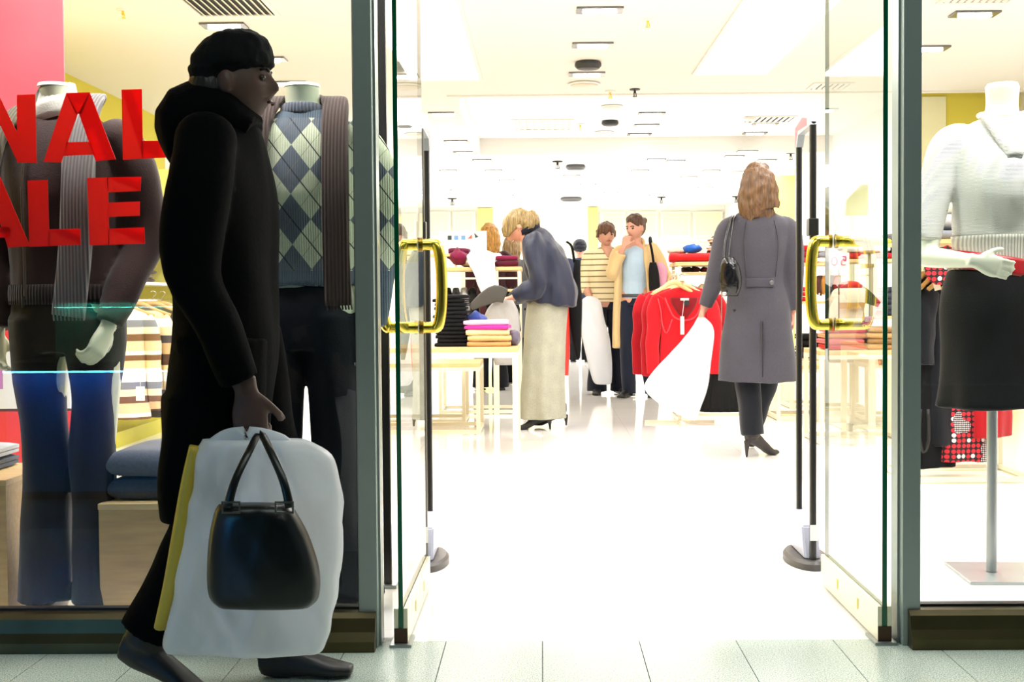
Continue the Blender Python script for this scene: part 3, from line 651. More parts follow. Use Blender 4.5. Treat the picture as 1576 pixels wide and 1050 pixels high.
folded((x0 + .2, 3.96, z1 + .069), .385, .35, .082, GREYW, 'upper folded grey knit on the pale wooden cube', 'folded grey knits on the cube', seed=5)
cube(-240, .41, .495, .40, 3.80, 'pale wooden cube at the left edge of the window'); xx = at(-110, 700, 4.0).x
folded((xx, 4.0, .41), .44, .34, .036, GREYD, 'lower folded light grey knit on the cube at the left edge', 'folded knits at the left edge', seed=3); folded((xx, 4.0, .447), .44, .34, .036, cloth((190, 194, 200)), 'upper folded light grey knit on the cube at the left edge', 'folded knits at the left edge', seed=4)
# wall shelf with stacks, facing the aisle
def frame_bm(bm, x0, x1, y0, y1, z0, z1, r=.013, rungs=()):
    for xa in (x0, x1):
        for ya in (y0, y1): box(bm, xa - r, xa + r, ya - r, ya + r, z0, z1)
    for zz in rungs:
        for ya in (y0, y1): box(bm, x0 + r, x1 - r, ya - r, ya + r, zz - r, zz + r)
        for xa in (x0, x1): box(bm, xa - r, xa + r, y0 + r, y1 - r, zz - r, zz + r)
    return bm
t = thing('shelf_unit', 'tall shelf unit of folded knitwear behind the left window', 'shelf unit', (-3.02, 8.1, 0))
SHZ = [1.08, 1.36, 1.62]
obj('back_panel', BX(-.34, -.30, 0, 1.9, 0, 1.98), plain((214, 200, 60), .7), t)
obj('side_panel', BX(-.30, .26, 1.86, 1.9, 0, 1.98), plain((222, 214, 120), .7), t)
obj('plinth_board', BX(-.30, .28, .0, 1.86, 0, .10), plain((196, 188, 50), .6), t)
for zz in SHZ: so = obj('shelf', BX(-.30, .26, .0, 1.86, zz - .02, zz), WHITE, t)
g = bm_(); rod(g, (.12, .0, .95), (.12, 1.86, .95), .012); obj('hanging_rail', g, CHROME, t)
BEI = cloth((222, 200, 166)); NAVY = cloth((34, 40, 62)); BRN = cloth((84, 62, 50)); BLK = cloth((22, 24, 28)); OLV = cloth((88, 78, 54)); DKG = cloth((34, 42, 46))
sx = -3.02
for k, (ya, mt, lb, hs) in enumerate(((8.45, BEI, 'folded beige sweater in the stack on the top shelf', [.034] * 5), (8.98, DKG, 'folded charcoal sweater in the stack on the top shelf', [.034] * 6), (9.55, BEI, 'folded tan sweater on the top shelf far end', [.034] * 3))):
    stack((sx, ya, SHZ[2]), .40, .48, hs, [mt], lb, 'sweaters on the top shelf, left', pi / 2)
for ya, mt, lb in ((8.4, BLK, 'folded black trousers in the middle shelf stack'), (8.9, NAVY, 'folded navy jeans in the middle shelf stack'), (9.5, NAVY, 'folded navy jeans on the middle shelf far end')):
    stack((sx, ya, SHZ[1]), .40, .48, [.034] * 6, [mt], lb, 'trousers on the middle shelf, left', pi / 2)
for ya, ms, lb in ((8.4, [BEI, BRN], 'folded beige or brown top on lowest shelf'), (8.9, [BRN, cloth((150, 130, 110))], 'folded brown top in the lowest shelf stack')):
    stack((sx, ya, SHZ[0]), .40, .48, [.028] * 8, ms, lb, 'tops on the lowest shelf, left', pi / 2)
STR = striped([(0, (214, 190, 150)), (.16, (112, 78, 46)), (.27, (236, 216, 176)), (.38, (120, 122, 128)), (.50, (246, 240, 226)), (.72, (228, 200, 150)), (.84, (112, 78, 46)), (.93, (236, 228, 206))], period=.40, z0=.04)
STR2 = striped([(0, (214, 180, 130)), (.2, (74, 66, 66)), (.34, (226, 206, 160)), (.5, (246, 240, 226)), (.66, (236, 206, 150)), (.80, (86, 58, 40))], period=.36, z0=-.03)
for i, (px, Y, mt, L, lb) in enumerate(((186, 8.12, STR, .70, 'striped sweater in cream, brown and grey hanging nearest on the left rail'), (212, 8.3, STR2, .66, 'striped sweater in cream and dark brown hanging second on the left rail'),
                                    (236, 8.5, OLV, .72, 'olive brown jacket hanging behind the striped sweaters'), (250, 8.75, BEI, .66, 'beige top hanging behind the olive brown jacket'))):
    xx = at(px, 500, Y).x; rl = .985
    rr = thing('peg', '', '', (0, 0, 0)) if False else None
    hanger((xx, Y, rl), .35, 'wooden hanger under the %s' % ('olive brown jacket', 'striped sweater nearest the window', 'second striped sweater', 'beige top')[(1, 2, 0, 3)[i]])
    hung_top((xx, Y, rl), .35, lb, mt, L=L, w_=.34, sleeve=.55 if i != 1 else .5, seed=i, name='hanging_sweater' if mt is not OLV else 'hanging_jacket', cat='sweater' if mt is not OLV else 'jacket')
t = thing('price_tag', 'small white price tag dangling below the striped sweaters', 'price tag', at(216, 606, 8.05)); obj('card', BX(-.028, .028, -.001, .001, -.045, .045), WHITE, t); g = bm_(); tube(g, [(0, 0, .045), (.004, 0, .10), (.012, .03, .16)], .0012, 5, 2); obj('string', g, WHITE, t)

# ------------------------------------------------------------------ tables and racks
def display_table(p, w_, d_, h, label, mat_top=WOOD, r=.017, rungs=(), th=.03, group=None):
    t = thing('display_table', label, 'table', p, 0, group); obj('table_top', BX(0, w_, 0, d_, h - th, h, bev=.003), mat_top, t)
    ap = bm_(); frame_bm(ap, r, w_ - r, r, d_ - r, h - th - 2 * r, h - th - .0005, r, (h - th - r,)); obj('apron', ap, OFFW, t)
    for xa in (r, w_ - r):
        for ya in (r, d_ - r): obj('leg', BX(xa - r, xa + r, ya - r, ya + r, 0, h - th - 2 * r), OFFW, t)
    for zz in rungs: g = bm_(); box(g, 2 * r, w_ - 2 * r, 0, 2 * r, zz - r, zz + r); box(g, 2 * r, w_ - 2 * r, d_ - 2 * r, d_, zz - r, zz + r); box(g, 0, 2 * r, 2 * r, d_ - 2 * r, zz - r, zz + r); box(g, w_ - 2 * r, w_, 2 * r, d_ - 2 * r, zz - r, zz + r); obj('stretcher', g, OFFW, t)
    return t
xt = at(797, 540, 7.7).x
HT = at(740, 535, 7.7).z
display_table((xt - 1.15, 7.7, 0), 1.15, .75, HT, 'front wooden display table on white legs with black and tan piles')
display_table((at(738, 560, 8.75).x - .9, 8.75, 0), .9, .6, .50, 'lower wooden table nested behind the front display table', rungs=(.02,), r=.013)
display_table((at(716, 600, 9.5).x - .8, 9.5, 0), .8, .5, .46, 'lowest white-framed table far behind the front display table', rungs=(.02,), r=.013)
p = at(696, 530, 7.95)
DKB = cloth((20, 22, 28), fine=150)
stack((p.x, 8.0, HT), .20, .32, [.024] * 13, [DKB], 'folded black knit in the tall pile on the front table', 'black knits in the tall pile', jit=.008)
p = at(752, 530, 7.95); TAN = cloth((226, 192, 142)); TAN2 = cloth((218, 180, 130)); PNK = cloth((224, 70, 170)); PNK2 = cloth((242, 190, 222)); BLU = cloth((60, 84, 150))
stack((p.x, 7.94, HT), .27, .30, [.034, .034, .036, .026, .030], [TAN2, TAN, cloth((240, 214, 170)), PNK, PNK2],
      ['lowest of the folded tan knits on the front table', 'second folded tan knit from the bottom on the front table', 'top folded pale tan knit below the magenta one', 'folded magenta knit on the tan pile', 'folded pale pink knit on top of the tan pile'], 'folded knits in the tan and pink pile')
crumple('folded_scarf', (p.x - .10, 8.13, HT + .11), .16, .2, .10, BLU, 'crumpled blue scarf behind the tan and pink pile', 'scarf', 3)
t = crumple('folded_scarf', (p.x + .155, 8.0, HT), .08, .14, .10, cloth((120, 112, 128)), 'crumpled grey patterned scarf right of the tan pile', 'scarf', 5)
# rack in the middle left with hanging clothes and burgundy knits
Yr = 10.3; xa, xb = at(672, 430, Yr).x, at(803, 430, Yr).x; zt = at(740, 411, Yr).z
t = thing('display_rack', 'wood and white metal rack behind the front table, white cloth draped over it', 'clothes rack', (xa, Yr, 0)); w_ = xb - xa
obj('rack_top', BX(0, w_, 0, .5, zt - .03, zt, bev=.003), WOOD, t); g = frame_bm(bm_(), .02, w_ - .02, .02, .48, 0, zt - .03, .013, (.02,)); obj('rack_frame', g, OFFW, t)
g = bm_(); box(g, .035, w_ - .035, .01, .03, zt - .10, zt - .085); obj('hanging_rail', g, OFFW, t); obj('shelf', BX(w_ * .62, w_ - .035, .035, .465, zt - .20, zt - .18), WOOD, t)
obj('post', BX(w_ * .66, w_ * .66 + .045, .0, .045, 0, zt - .03), OFFW, t)
obj('upper_shelf', BX(-.06, .18, .05, .40, zt + .09, zt + .11), WOOD, t); obj('shelf_bracket', BX(.0, .02, .1, .12, zt, zt + .09), OFFW, t); obj('shelf_bracket', BX(.14, .16, .1, .12, zt, zt + .09), OFFW, t)
HC = [BLK, cloth((28, 30, 34)), cloth((190, 188, 186)), cloth((26, 24, 26)), cloth((78, 18, 36)), BLK, cloth((24, 26, 32)), BLK, cloth((30, 26, 30))]
HN = ['black', 'charcoal', 'pale grey', 'black second', 'burgundy', 'black third', 'black fourth', 'black fifth', 'black last']
for i, mt in enumerate(HC):
    xx = xa + .07 + i * .068
    hung_top((xx, Yr + .25, zt - .09), pi / 2 + .08, ('black top' if mt is BLK else ('pale grey top' if i == 2 else 'burgundy top' if i == 4 else 'charcoal top')) + ' hanging on the rack behind the front table, %s from its left end' % ('first second third fourth fifth sixth seventh eighth ninth'.split()[i]), mt, L=.50, w_=.38, sleeve=.3, name='hanging_shirt', cat='top', dk=.95)
BUR = cloth((112, 26, 66), var=.35); BUR2 = cloth((140, 30, 80), var=.4); WHT = cloth((238, 238, 240), var=.05)
q = at(707, 378, Yr + .25)
folded((q.x, Yr + .25, zt + .11), .17, .26, .05, BUR, 'folded burgundy knit on the small raised shelf', None, seed=1)
crumple('crumpled_knit', at(706, 408, Yr + .12), .16, .20, .13, BUR2, 'crumpled magenta burgundy knit left of the draped white cloth', 'sweater', 2)
q = at(780, 409, Yr + .15); folded((q.x, Yr + .2, zt + .001), .19, .26, .05, cloth((96, 16, 50)), 'folded dark burgundy knit right of the draped white cloth, lower', 'burgundy knits right of the cloth', seed=3)
folded((q.x, Yr + .2, zt + .052), .18, .25, .04, BUR2, 'folded burgundy knit right of the draped white cloth, upper', 'burgundy knits right of the cloth', seed=4)
q = at(740, 409, Yr + .2); b = bm_(); ball(b, (0, 0, .06), .19, .17, .075, 32)
for k in range(3): loft(b, [(-.05 + k * .055, -.06, .09, .05, .025), (-.03 + k * .05, -.20, .07, .06, .018), (.0 + k * .045, -.225, -.06, .058 - k * .004, .014), (.02 + k * .05, -.23, -.20 + k * .02, .04 - k * .004, .010)] if k else [(-.05, -.06, .09, .05, .025), (-.05, -.20, .07, .05, .018), (.0, -.225, -.08, .042, .014), (.045, -.23, -.27, .018, .008)], n=14, seg=4)
me = wrap(b, 'draped_cloth', .009, 1, .6, (16, .02)); tag(obj('draped_cloth', me, WHT, None, True, loc=(q.x, Yr + .2, zt)), 'white cloth heaped on the rack and draped over its front edge', 'cloth')
# small white board with coloured labels behind
q = at(712, 366, 11.6); t = thing('label_board', 'low white board with small blue, red and green labels behind the burgundy knits', 'sign', (q.x, 11.6, 0))
obj('board', BX(-.22, .22, -.01, .01, 1.30, q.z + .06), WHITE, t); obj('stand', BX(-.02, .02, -.008, .012, 0, 1.30), OFFW, t)
for px, c in ((692, (40, 60, 60)), (702, (110, 160, 210)), (713, (110, 160, 210))): u = at(px, 366, 11.58); obj('label_patch', BX(u.x - q.x - .018, u.x - q.x + .018, -.014, -.0102, u.z - .02, u.z + .02), plain(c, .5), t)
u = at(723, 364, 11.58); obj('label_patch', prism(bm_(), [V((u.x - q.x - .02, -.014, u.z - .02)), V((u.x - q.x + .02, -.014, u.z - .02)), V((u.x - q.x + .02, -.014, u.z + .02))], V((0, .0036, 0))), plain((226, 90, 70), .5), t)
u = at(733, 363, 11.58); obj('label_patch', prism(bm_(), [V((u.x - q.x - .02, -.014, u.z + .03)), V((u.x - q.x + .02, -.014, u.z - .01)), V((u.x - q.x - .01, -.014, u.z - .02))], V((0, .0036, 0))), plain((30, 70, 60), .5), t)

# centre right: red cardigans on a small T-stand, shelf rack behind
Yc = 9.2; hx = at(1052, 440, Yc); RDC = cloth((205, 28, 44), var=.22); RDM = cloth((190, 24, 44), var=.25)
t = thing('garment_stand', 'cream metal stand that holds the red cardigans', 'clothes stand', (hx.x, Yc + .3, 0)); RZ = hx.z + .06
g = bm_(); rod(g, (0, 0, .02), (0, 0, RZ - .012), .013, 12); obj('post', g, OFFW, t); g = bm_(); rod(g, (0, -.42, RZ - .02), (0, .34, RZ - .02), .010, 10); obj('arm', g, OFFW, t)
g = bm_(); box(g, -.26, .26, -.015, .015, 0, .02); box(g, -.015, .015, -.26, .26, 0, .02); obj('foot_cross', g, OFFW, t)
def camisole(t):
    PIP = cloth((236, 84, 96)); RDI = cloth((215, 36, 52), var=.15)
    pts = [(-.14, -.052, -.145), (-.115, -.060, -.21), (-.075, -.066, -.285), (0, -.07, -.31), (.075, -.066, -.285), (.115, -.06, -.21), (.14, -.052, -.145)]
    b = bm_(); tube(b, pts, .005, 6, 3); obj('neckline_piping', b, PIP, t, True)
    b = bm_(); tube(b, [(-.19, -.045, -.15), (-.17, -.055, -.24), (-.16, -.06, -.34), (-.13, -.068, -.40), (-.09, -.07, -.30)], .004, 6, 3); obj('neckline_piping', b, PIP, t, True)
    b = bm_(); loft(b, [(0, -.040, -.145, .10, .028), (0, -.042, -.20, .085, .026), (0, -.046, -.255, .05, .02), (0, -.05, -.285, .02, .014)], n=16, seg=3); obj('inner_neck', b, cloth((140, 14, 30)), t, True)
    b = BX(-.03, .03, -.07, -.064, -.165, -.150); obj('brand_tape', b, WHITE, t)
    b = bm_(); lathe(b, [(.021, -.004), (.021, .004)], n=16); 
    for v in b.verts: v.co = Matrix.Rotation(pi / 2, 4, 'X') @ v.co + V((.012, -.080, -.185))
    obj('alarm_tag', b, DARK, t); obj('swing_ticket', BX(-.033, -.006, -.086, -.082, -.41, -.28), plain((246, 236, 206), .5), t)
    b = bm_(); tube(b, [(-.005, -.08, -.16), (-.012, -.086, -.22), (-.02, -.086, -.28)], .0018, 5, 2); obj('ticket_string', b, WHITE, t)
hanger((hx.x, Yc, RZ), 0, 'pale wooden hanger of the nearest red cardigan', w_=.36, mat=WOOD)
hung_top((hx.x, Yc, RZ), 0, 'red cardigan with a deep neckline, nearest on its stand', RDC, L=.60, w_=.385, sleeve=.56, name='hanging_cardigan', cat='cardigan', neck=camisole)
for i in range(3):
    Y_ = Yc + .11 * (i + 1); hanger((hx.x - .02 * i, Y_, RZ), .1 * (i + 1), 'wooden hanger of the %s red cardigan' % ('second', 'third', 'last')[i], w_=.40, mat=WOOD)
    hung_top((hx.x - .025 * (i + 1) + (.14 if i == 1 else 0), Y_, RZ), .12, 'red cardigan hanging %s behind the nearest one' % ('directly', 'third', 'last')[i], RDM, L=.60, w_=.40, sleeve=.58, name='hanging_cardigan', cat='cardigan', seed=i + 1)
hanger((hx.x - .08, Yc - .09, RZ + .022), .5, 'empty pale wooden hanger crossing the red cardigans', w_=.36, mat=WOOD)
q = at(1112, 590, Yc); hung_skirt = thing('hanging_skirt', 'black pleated skirt hanging low between the red cardigans and the woman in grey', 'skirt', (q.x, Yc + .05, q.z))
b = bm_(); loft(b, [(0, 0, .30, .10, .05), (0, 0, .15, .11, .055), (0, 0, -.05, .13, .06), (0, 0, -.21, .15, .065)], n=64, seg=3, folds=15, amp=.09, t0=0, level=True); obj('pleats', b, cloth((26, 27, 26)), hung_skirt, True)
obj('waistband', BX(-.095, .095, -.045, .045, .295, .33, bev=.01), cloth((18, 18, 18)), hung_skirt)
g = bm_(); tube(g, [(0, 0, .33), (0, 0, RZ - q.z - .03), (-.04, 0, RZ - q.z - .02)], .004, 6, 1); obj('clip_hanger', g, HK, hung_skirt)
Ys = 9.95; xa, xb = at(1040, 430, Ys).x, at(1180, 430, Ys).x; zt = at(1070, 403, Ys).z
t = thing('display_rack', 'cream rack with a wooden top behind the red cardigans', 'clothes rack', (xa, Ys, 0)); w_ = xb - xa
obj('rack_top', BX(0, w_, 0, .5, zt - .03, zt, bev=.003), WOOD, t); obj('rack_frame', frame_bm(bm_(), .03, w_ - .03, .02, .48, 0, zt - .03, .013, (.02,)), OFFW, t)
obj('shelf', BX(.05, w_ - .05, .04, .46, zt - .10, zt - .08), WOOD, t); obj('shelf', BX(.05, w_ - .05, .04, .46, zt - .27, zt - .255), OAK, t)
for i, (px, c) in enumerate(((1052, (90, 60, 80)), (1066, (200, 196, 200)), (1082, (230, 210, 170)))):
    q = at(px, 440, Ys + .2); crumple('rolled_scarf', (q.x, Ys + .2, zt - .255), .10, .2, .08, cloth(c), ('plum', 'silver grey', 'sand')[i] + ' rolled scarf on the shelf under the red roll', 'scarf', i)
    crumple('rolled_scarf', (q.x + .02, Ys + .2, zt - .08), .09, .2, .045, cloth((60 + 40 * i, 50, 50)), ('dark', 'brown', 'rust')[i] + ' scarf squeezed just under the wooden top behind the cardigans', 'scarf', i + 5)
b = bm_(); q = at(1067, 396, Ys + .2); loft(b, [(-.19, 0, .0, .034, .045), (-.17, 0, 0, .038, .10), (.16, 0, 0, .038, .10), (.19, 0, 0, .03, .07)], n=20, side=(0, 0, 1), seg=3); tag(obj('rolled_sweater', wrap(b, 'rolled_sweater', .008, 1, 0, (14, .008)), cloth((214, 24, 34)), None, True, loc=(q.x, Ys + .15, zt + .036)), 'bright red rolled sweater on the wooden top behind the cardigans', 'sweater')
ztt = zt + .074
crumple('crumpled_scarf', (at(1064, 384, Ys + .2).x, Ys + .15, ztt), .15, .16, .07, cloth((40, 110, 190), var=.5), 'crumpled bright blue scarf on the red rolled sweater', 'scarf', 4)
crumple('crumpled_scarf', (at(1047, 386, Ys + .2).x - .02, Ys + .2, ztt - .01), .15, .16, .05, cloth((214, 196, 180), var=.5), 'small cream and brown scarf left of the blue scarf', 'scarf', 6)
LEO = striped([(0, (90, 50, 30)), (.35, (236, 214, 180)), (.6, (150, 100, 60)), (.8, (240, 226, 200))], period=.05, z0=.01)
for k in range(3): crumple('patterned_scarf', (at(1100, 380, Ys + .2).x + .01 * k, Ys + .2, zt + .001 + .065 * k), .19 - .02 * k, .2, .08, LEO, 'brown and cream patterned scarf, %s of the heap of three' % ('bottom', 'middle', 'top')[k], 'scarf', 7 + k)

# right side: gondolas seen beside and through the right door
def gondola(pxa, pxb, Y, d_, zs, top, label, hang=False):
    xa, xb = at(pxa, 400, Y).x, at(pxb, 400, Y).x; t = thing('display_rack', label, 'clothes rack', (xa, Y, 0)); w_ = xb - xa
    obj('rack_frame', frame_bm(bm_(), .013, w_ - .013, .013, d_ - .013, 0, top, .013, (.02,)), OFFW, t)
    for zz in zs: obj('shelf', BX(.027, w_ - .027, .0, d_, zz - .022, zz, bev=.002), WOOD, t)
    return xa, xb, Y
def pile(px, Y, z0, n, h, cols, lb, grp, w_=.24, d_=.30): stack((at(px, 400, Y).x, Y, z0), w_, d_, [h] * n, [cloth(c) for c in cols], lb, grp, jit=.008)
gondola(1216, 1300, 10.6, .5, (.42, .90, 1.22), 1.30, 'white rack with wooden shelves left of and behind the right gate')
pile(1226, 10.8, 1.22, 3, .05, [(190, 24, 40), (150, 20, 36)], 'folded red knit on top of the rack by the right gate', 'red knits by the right gate')
pile(1276, 10.8, 1.22, 3, .045, [(240, 240, 236), (150, 152, 158)], 'white or grey knit on top of the rack by the right gate', 'pale knits by the right gate')
pile(1226, 10.8, .90, 3, .04, [(196, 40, 54)], 'folded red knit on the second shelf by the right gate', 'red knits, second shelf')
pile(1250, 10.8, .42, 4, .05, [(16, 16, 20)], 'folded black knit on the low shelf by the right gate', 'black knits, low shelf')
for i in range(5): hung_top((at(1262 + i * 9, 430, 10.75).x, 10.75, 1.19), 1.2, ('brown', 'amber', 'dark', 'rust', 'grey')[i] + ' top hanging behind the right door handle', cloth(((96, 60, 50), (190, 140, 60), (50, 44, 48), (170, 60, 60), (120, 116, 122))[i]), L=.10, w_=.26, sleeve=.0, name='hanging_shirt', cat='top')
gondola(1298, 1412, 8.9, .55, (.45, .80, 1.20), 1.38, 'white rack of pastel and dark folded knits seen through the right door')
z = stack((at(1330, 400, 9.1).x, 9.12, 1.20), .30, .34, [.05, .045, .05], [cloth((196, 40, 60)), cloth((230, 226, 224)), cloth((236, 200, 80))], ['folded crimson knit on the top shelf through the door', 'folded white knit on the top shelf through the door', 'folded yellow knit on the top shelf through the door'], None)
pile(1385, 9.12, 1.20, 4, .045, [(90, 92, 104), (60, 62, 74), (140, 140, 150)], 'folded slate grey knit on the top shelf through the door', 'slate knits through the door', .22)
pile(1326, 9.12, .80, 3, .045, [(206, 60, 74), (226, 110, 120)], 'folded coral knit on the middle shelf through the door', 'coral knits through the door', .24)
pile(1380, 9.12, .80, 5, .04, [(50, 62, 76), (74, 84, 96)], 'folded blue grey knit on the middle shelf through the door', 'blue grey knits through the door', .22)
pile(1322, 9.12, .45, 6, .038, [(214, 120, 90), (222, 176, 120), (206, 70, 80)], 'peach or red knit low on the rack through the door', 'peach knits through the door', .25)
pile(1382, 9.12, .45, 6, .038, [(196, 160, 116), (150, 126, 92), (150, 60, 150)], 'tan or violet knit low on the shelf through the door', 'tan knits through the door', .24)
display_table((at(1262, 560, 8.0).x, 8.0, 0), .58, .5, .60, 'white-legged table seen through the right glass door', rungs=(.02,), r=.013)
pile(1294, 8.2, .60, 4, .035, [(216, 56, 64), (230, 120, 120), (226, 160, 100)], 'folded red or peach knit on the door-side table', 'knits on the table through the door', .24)
pile(1352, 8.2, .60, 4, .035, [(200, 160, 110), (160, 130, 90)], 'folded tan knit on the table through the right door', 'tan knits on the table through the door', .22)
display_table((at(1196, 600, 9.6).x, 9.6, 0), .6, .5, .42, 'low cream table frame behind the grey coat hem', rungs=(.02,), r=.013)
q = at(1300, 420, 8.7); t = thing('mannequin_bust', 'cream dress form with a pink skirt behind the right door handle', 'dress form', (q.x, 8.55, 0))
b = bm_(); loft(b, [(0, 0, 1.0, .05, .05), (0, 0, .97, .12, .07), (0, 0, .80, .14, .09), (0, 0, .62, .16, .10), (0, 0, .30, .22, .13), (0, 0, .10, .25, .15)], n=40, seg=4, folds=9, amp=.06, t0=.3, level=True); obj('pale_dress', b, cloth((238, 226, 206)), t, True)
b = bm_(); ball(b, (0, 0, 1.01), .085, .06, .035, 16); obj('red_scarf', b, cloth((206, 40, 50)), t, True); obj('stand_base', lathe(bm_(), [(.14, 0), (.14, .012), (.02, .02), (.02, .12)], n=20), OFFW, t); obj('belt_board', BX(-.10, .10, -.12, -.105, .86, .90), OAK, t)
# sign reading 50, its digits built reversed like a reflection in the door
q = at(1291, 402, 8.3); t = thing('price_sign', 'small white sign on a stem with the number 50 mirrored in pink, as a reflection', 'sign', (q.x, 8.3, .60))
zc = q.z - .60; obj('card', BX(-.068, .068, -.002, .002, zc - .055, zc + .055), plain((236, 232, 238), .4), t); obj('stem', BX(-.004, .004, -.001, .003, 0, zc - .055), CHROME, t); obj('sign_foot', BX(-.03, .03, -.02, .03, 0, .006), CHROME, t)
PK = plain((226, 90, 130), .5)
def seg_(o, pts, r=.0045):
    b = bm_(); tube(b, [(x_, -.0045, zc + z_) for x_, z_ in pts], r, 6, 2); obj('mirrored_digit', b, PK, o, True)
seg_(t, [(-.030 + .018 * cos(a), .026 * sin(a)) for a in [2 * pi * k / 12 for k in range(13)]])
seg_(t, [(.016, .028), (.044, .028), (.042, .004), (.026, .010), (.014, -.004), (.020, -.024), (.044, -.024)])
for k, (pp_, Yb, pw, nm, cl, lb) in enumerate((((1300, 262, 1336, 330), 10.2, 0, 'wall_graphic', (166, 172, 40), 'olive green slanting panel above the racks through the right door'),)):
    x0_, x1_ = at(1302, 300, 11.85).x, at(1336, 300, 11.85).x; z0_ = at(1302, 332, 11.85).z; z1_ = at(1302, 308, 11.85).z; z2_ = at(1336, 284, 11.85).z
    t = thing('slanting_panel', lb, 'panel', (x0_, 11.85, 0)); obj('panel_board', prism(bm_(), [V((0, 0, z0_)), V((x1_ - x0_, 0, z0_)), V((x1_ - x0_, 0, z2_)), V((x1_ - x0_ - .06, 0, z2_)), V((0.01, 0, z1_))], V((0, .05, 0))), plain(cl, .6), t)
    obj('panel_post', BX(.04, .08, 0, .04, 0, z0_), OFFW, t); obj('panel_post', BX(x1_ - x0_ - .06, x1_ - x0_ - .02, 0, .04, 0, z0_), OFFW, t)

# right window rack
Yw = 6.35; RW = at(1450, 404, Yw).z
xa, xb = at(1400, 430, Yw).x, at(1600, 430, Yw).x
t = thing('display_rack', 'white rack with rail and shelf behind the white-sweater mannequin', 'clothes rack', (xa, Yw, 0)); w_ = xb - xa
obj('rack_frame', frame_bm(bm_(), .013, w_ - .013, .013, .5, 0, RW + .08, .011, (.02,)), OFFW, t); zsh = at(1450, 368, Yw).z
obj('shelf', BX(.026, w_ - .026, .0, .5, zsh - .022, zsh), WOOD, t); g = bm_(); rod(g, (.0, .25, RW), (w_, .25, RW), .010, 10); obj('hanging_rail', g, CHROME, t)
POL, nt, b = nodes('dotted_print'); vo = tex(nt, 'voronoi', 36, 0, voronoi_dimensions='2D'); vo.inputs['Randomness'].default_value = .12; ns = tex(nt, 'noise', 5, 2); vo2 = tex(nt, 'voronoi', 95, 0, voronoi_dimensions='2D'); vo2.inputs['Randomness'].default_value = .1
_x, _y, _z = coords(nt); _c = nt.nodes.new('ShaderNodeCombineXYZ'); nt.links.new(_x.s, _c.inputs[0]); nt.links.new(_z.s, _c.inputs[1])
for v_ in (vo, vo2): nt.links.new(_c.outputs[0], v_.inputs['Vector'])
d_ = X(nt, vo.outputs['Distance']); sel = X(nt, ns.outputs[0]).gt(.56); hue = mixc(nt, X(nt, vo.outputs['Color']).gt(.72), srgb(222, 40, 54), srgb(236, 220, 220))
big_ = mixc(nt, d_.lt(.40), srgb(34, 22, 24), hue); small_ = mixc(nt, X(nt, vo2.outputs['Distance']).lt(.36), srgb(38, 26, 28), srgb(230, 216, 214))
nt.links.new(mixc(nt, sel, big_, small_), b.inputs['Base Color']); b.inputs['Roughness'].default_value = .8
DB = cloth((22, 24, 32))
for i, (px, mt, L, lb, fl) in enumerate(((1422, DB, .92, 'black dress hanging at the left end of the right window rail', 1.0), (1440, cloth((18, 20, 26)), .96, 'black dress with a ticket, second on the right window rail', 1.05), (1459, cloth((28, 30, 40)), .84, 'dark navy dress hanging third on the right window rail', 1.0),
                                    (1484, POL, .93, 'black dress printed with red and white dots on the right window rail', 1.35), (1528, cloth((190, 26, 40)), .80, 'red dress showing below the hem of the black skirt', .9))):
    xx = at(px, 500, Yw + .25).x; hanger((xx, Yw + .25, RW + .002), .9 - i * .1, 'wooden hanger carrying the ' + lb.split(' hanging')[0].split(' with')[0].split(' printed')[0].split(' showing')[0] + (' at the left end', ' second from the left', '', ' with dots', '')[i], w_=.36)
    hung_top((xx, Yw + .25, RW), .55 if i != 3 else .15, lb, mt, L=L, w_=.30 if i != 3 else .27, sleeve=.0 if i in (0, 4) else .38, seed=i, name='hanging_dress', cat='dress', flare=fl)
q = at(1440, 432, Yw + .1); t = thing('swing_ticket', 'pale paper ticket on the second black dress', 'price tag', q); obj('card', box(bm_(), -.017, .017, -.001, .001, -.05, .05, mat4=Matrix.Rotation(-.25, 4, 'Y')), plain((240, 226, 196), .5), t)
q = at(1423, 660, Yw + .1); b = bm_(); tube(b, [(-.02, 0, .10), (-.025, 0, -.04), (-.005, 0, -.12), (.02, 0, -.06), (.018, 0, .1)], .008, 8, 3); tag(obj('belt_loop', b, DARK, None, True, loc=q), 'black belt hanging in a loop below the leftmost black dress', 'belt')
pile(1449, Yw + .25, zsh, 1, .05, [(150, 152, 158)], 'folded grey cloth at the bottom of the right window shelf pile', None, .27, .36); crumple('dotted_scarf', (at(1458, 390, Yw - .03).x, Yw + .02, at(1458, 398, Yw).z - .13), .20, .05, .20, POL, 'red dotted scarf hanging over the shelf edge in the right window', 'scarf', 3, am=.12)
crumple('folded_blanket', (at(1450, 340, Yw + .25).x, Yw + .25, zsh + .052), .26, .34, .10, cloth((200, 200, 204)), 'soft grey knit in the middle of the right window shelf pile', 'blanket', 4, am=.15)
crumple('folded_blanket', (at(1452, 325, Yw + .25).x, Yw + .25, zsh + .125), .27, .34, .11, cloth((244, 240, 226)), 'soft cream knit near the top of the right window shelf pile', 'blanket', 6, am=.12)
DOT, nt, b = nodes('blue_dots'); vo = tex(nt, 'voronoi', 16, 0); nt.links.new(mixc(nt, X(nt, vo.outputs['Distance']).lt(.3), srgb(24, 22, 44), srgb(60, 110, 214)), b.inputs['Base Color']); b.inputs['Roughness'].default_value = .8
crumple('dotted_scarf', (at(1455, 306, Yw + .25).x, Yw + .2, zsh + .215), .22, .2, .055, DOT, 'dark blue scarf with bright blue dots on top of the shelf pile', 'scarf', 8, am=.2)

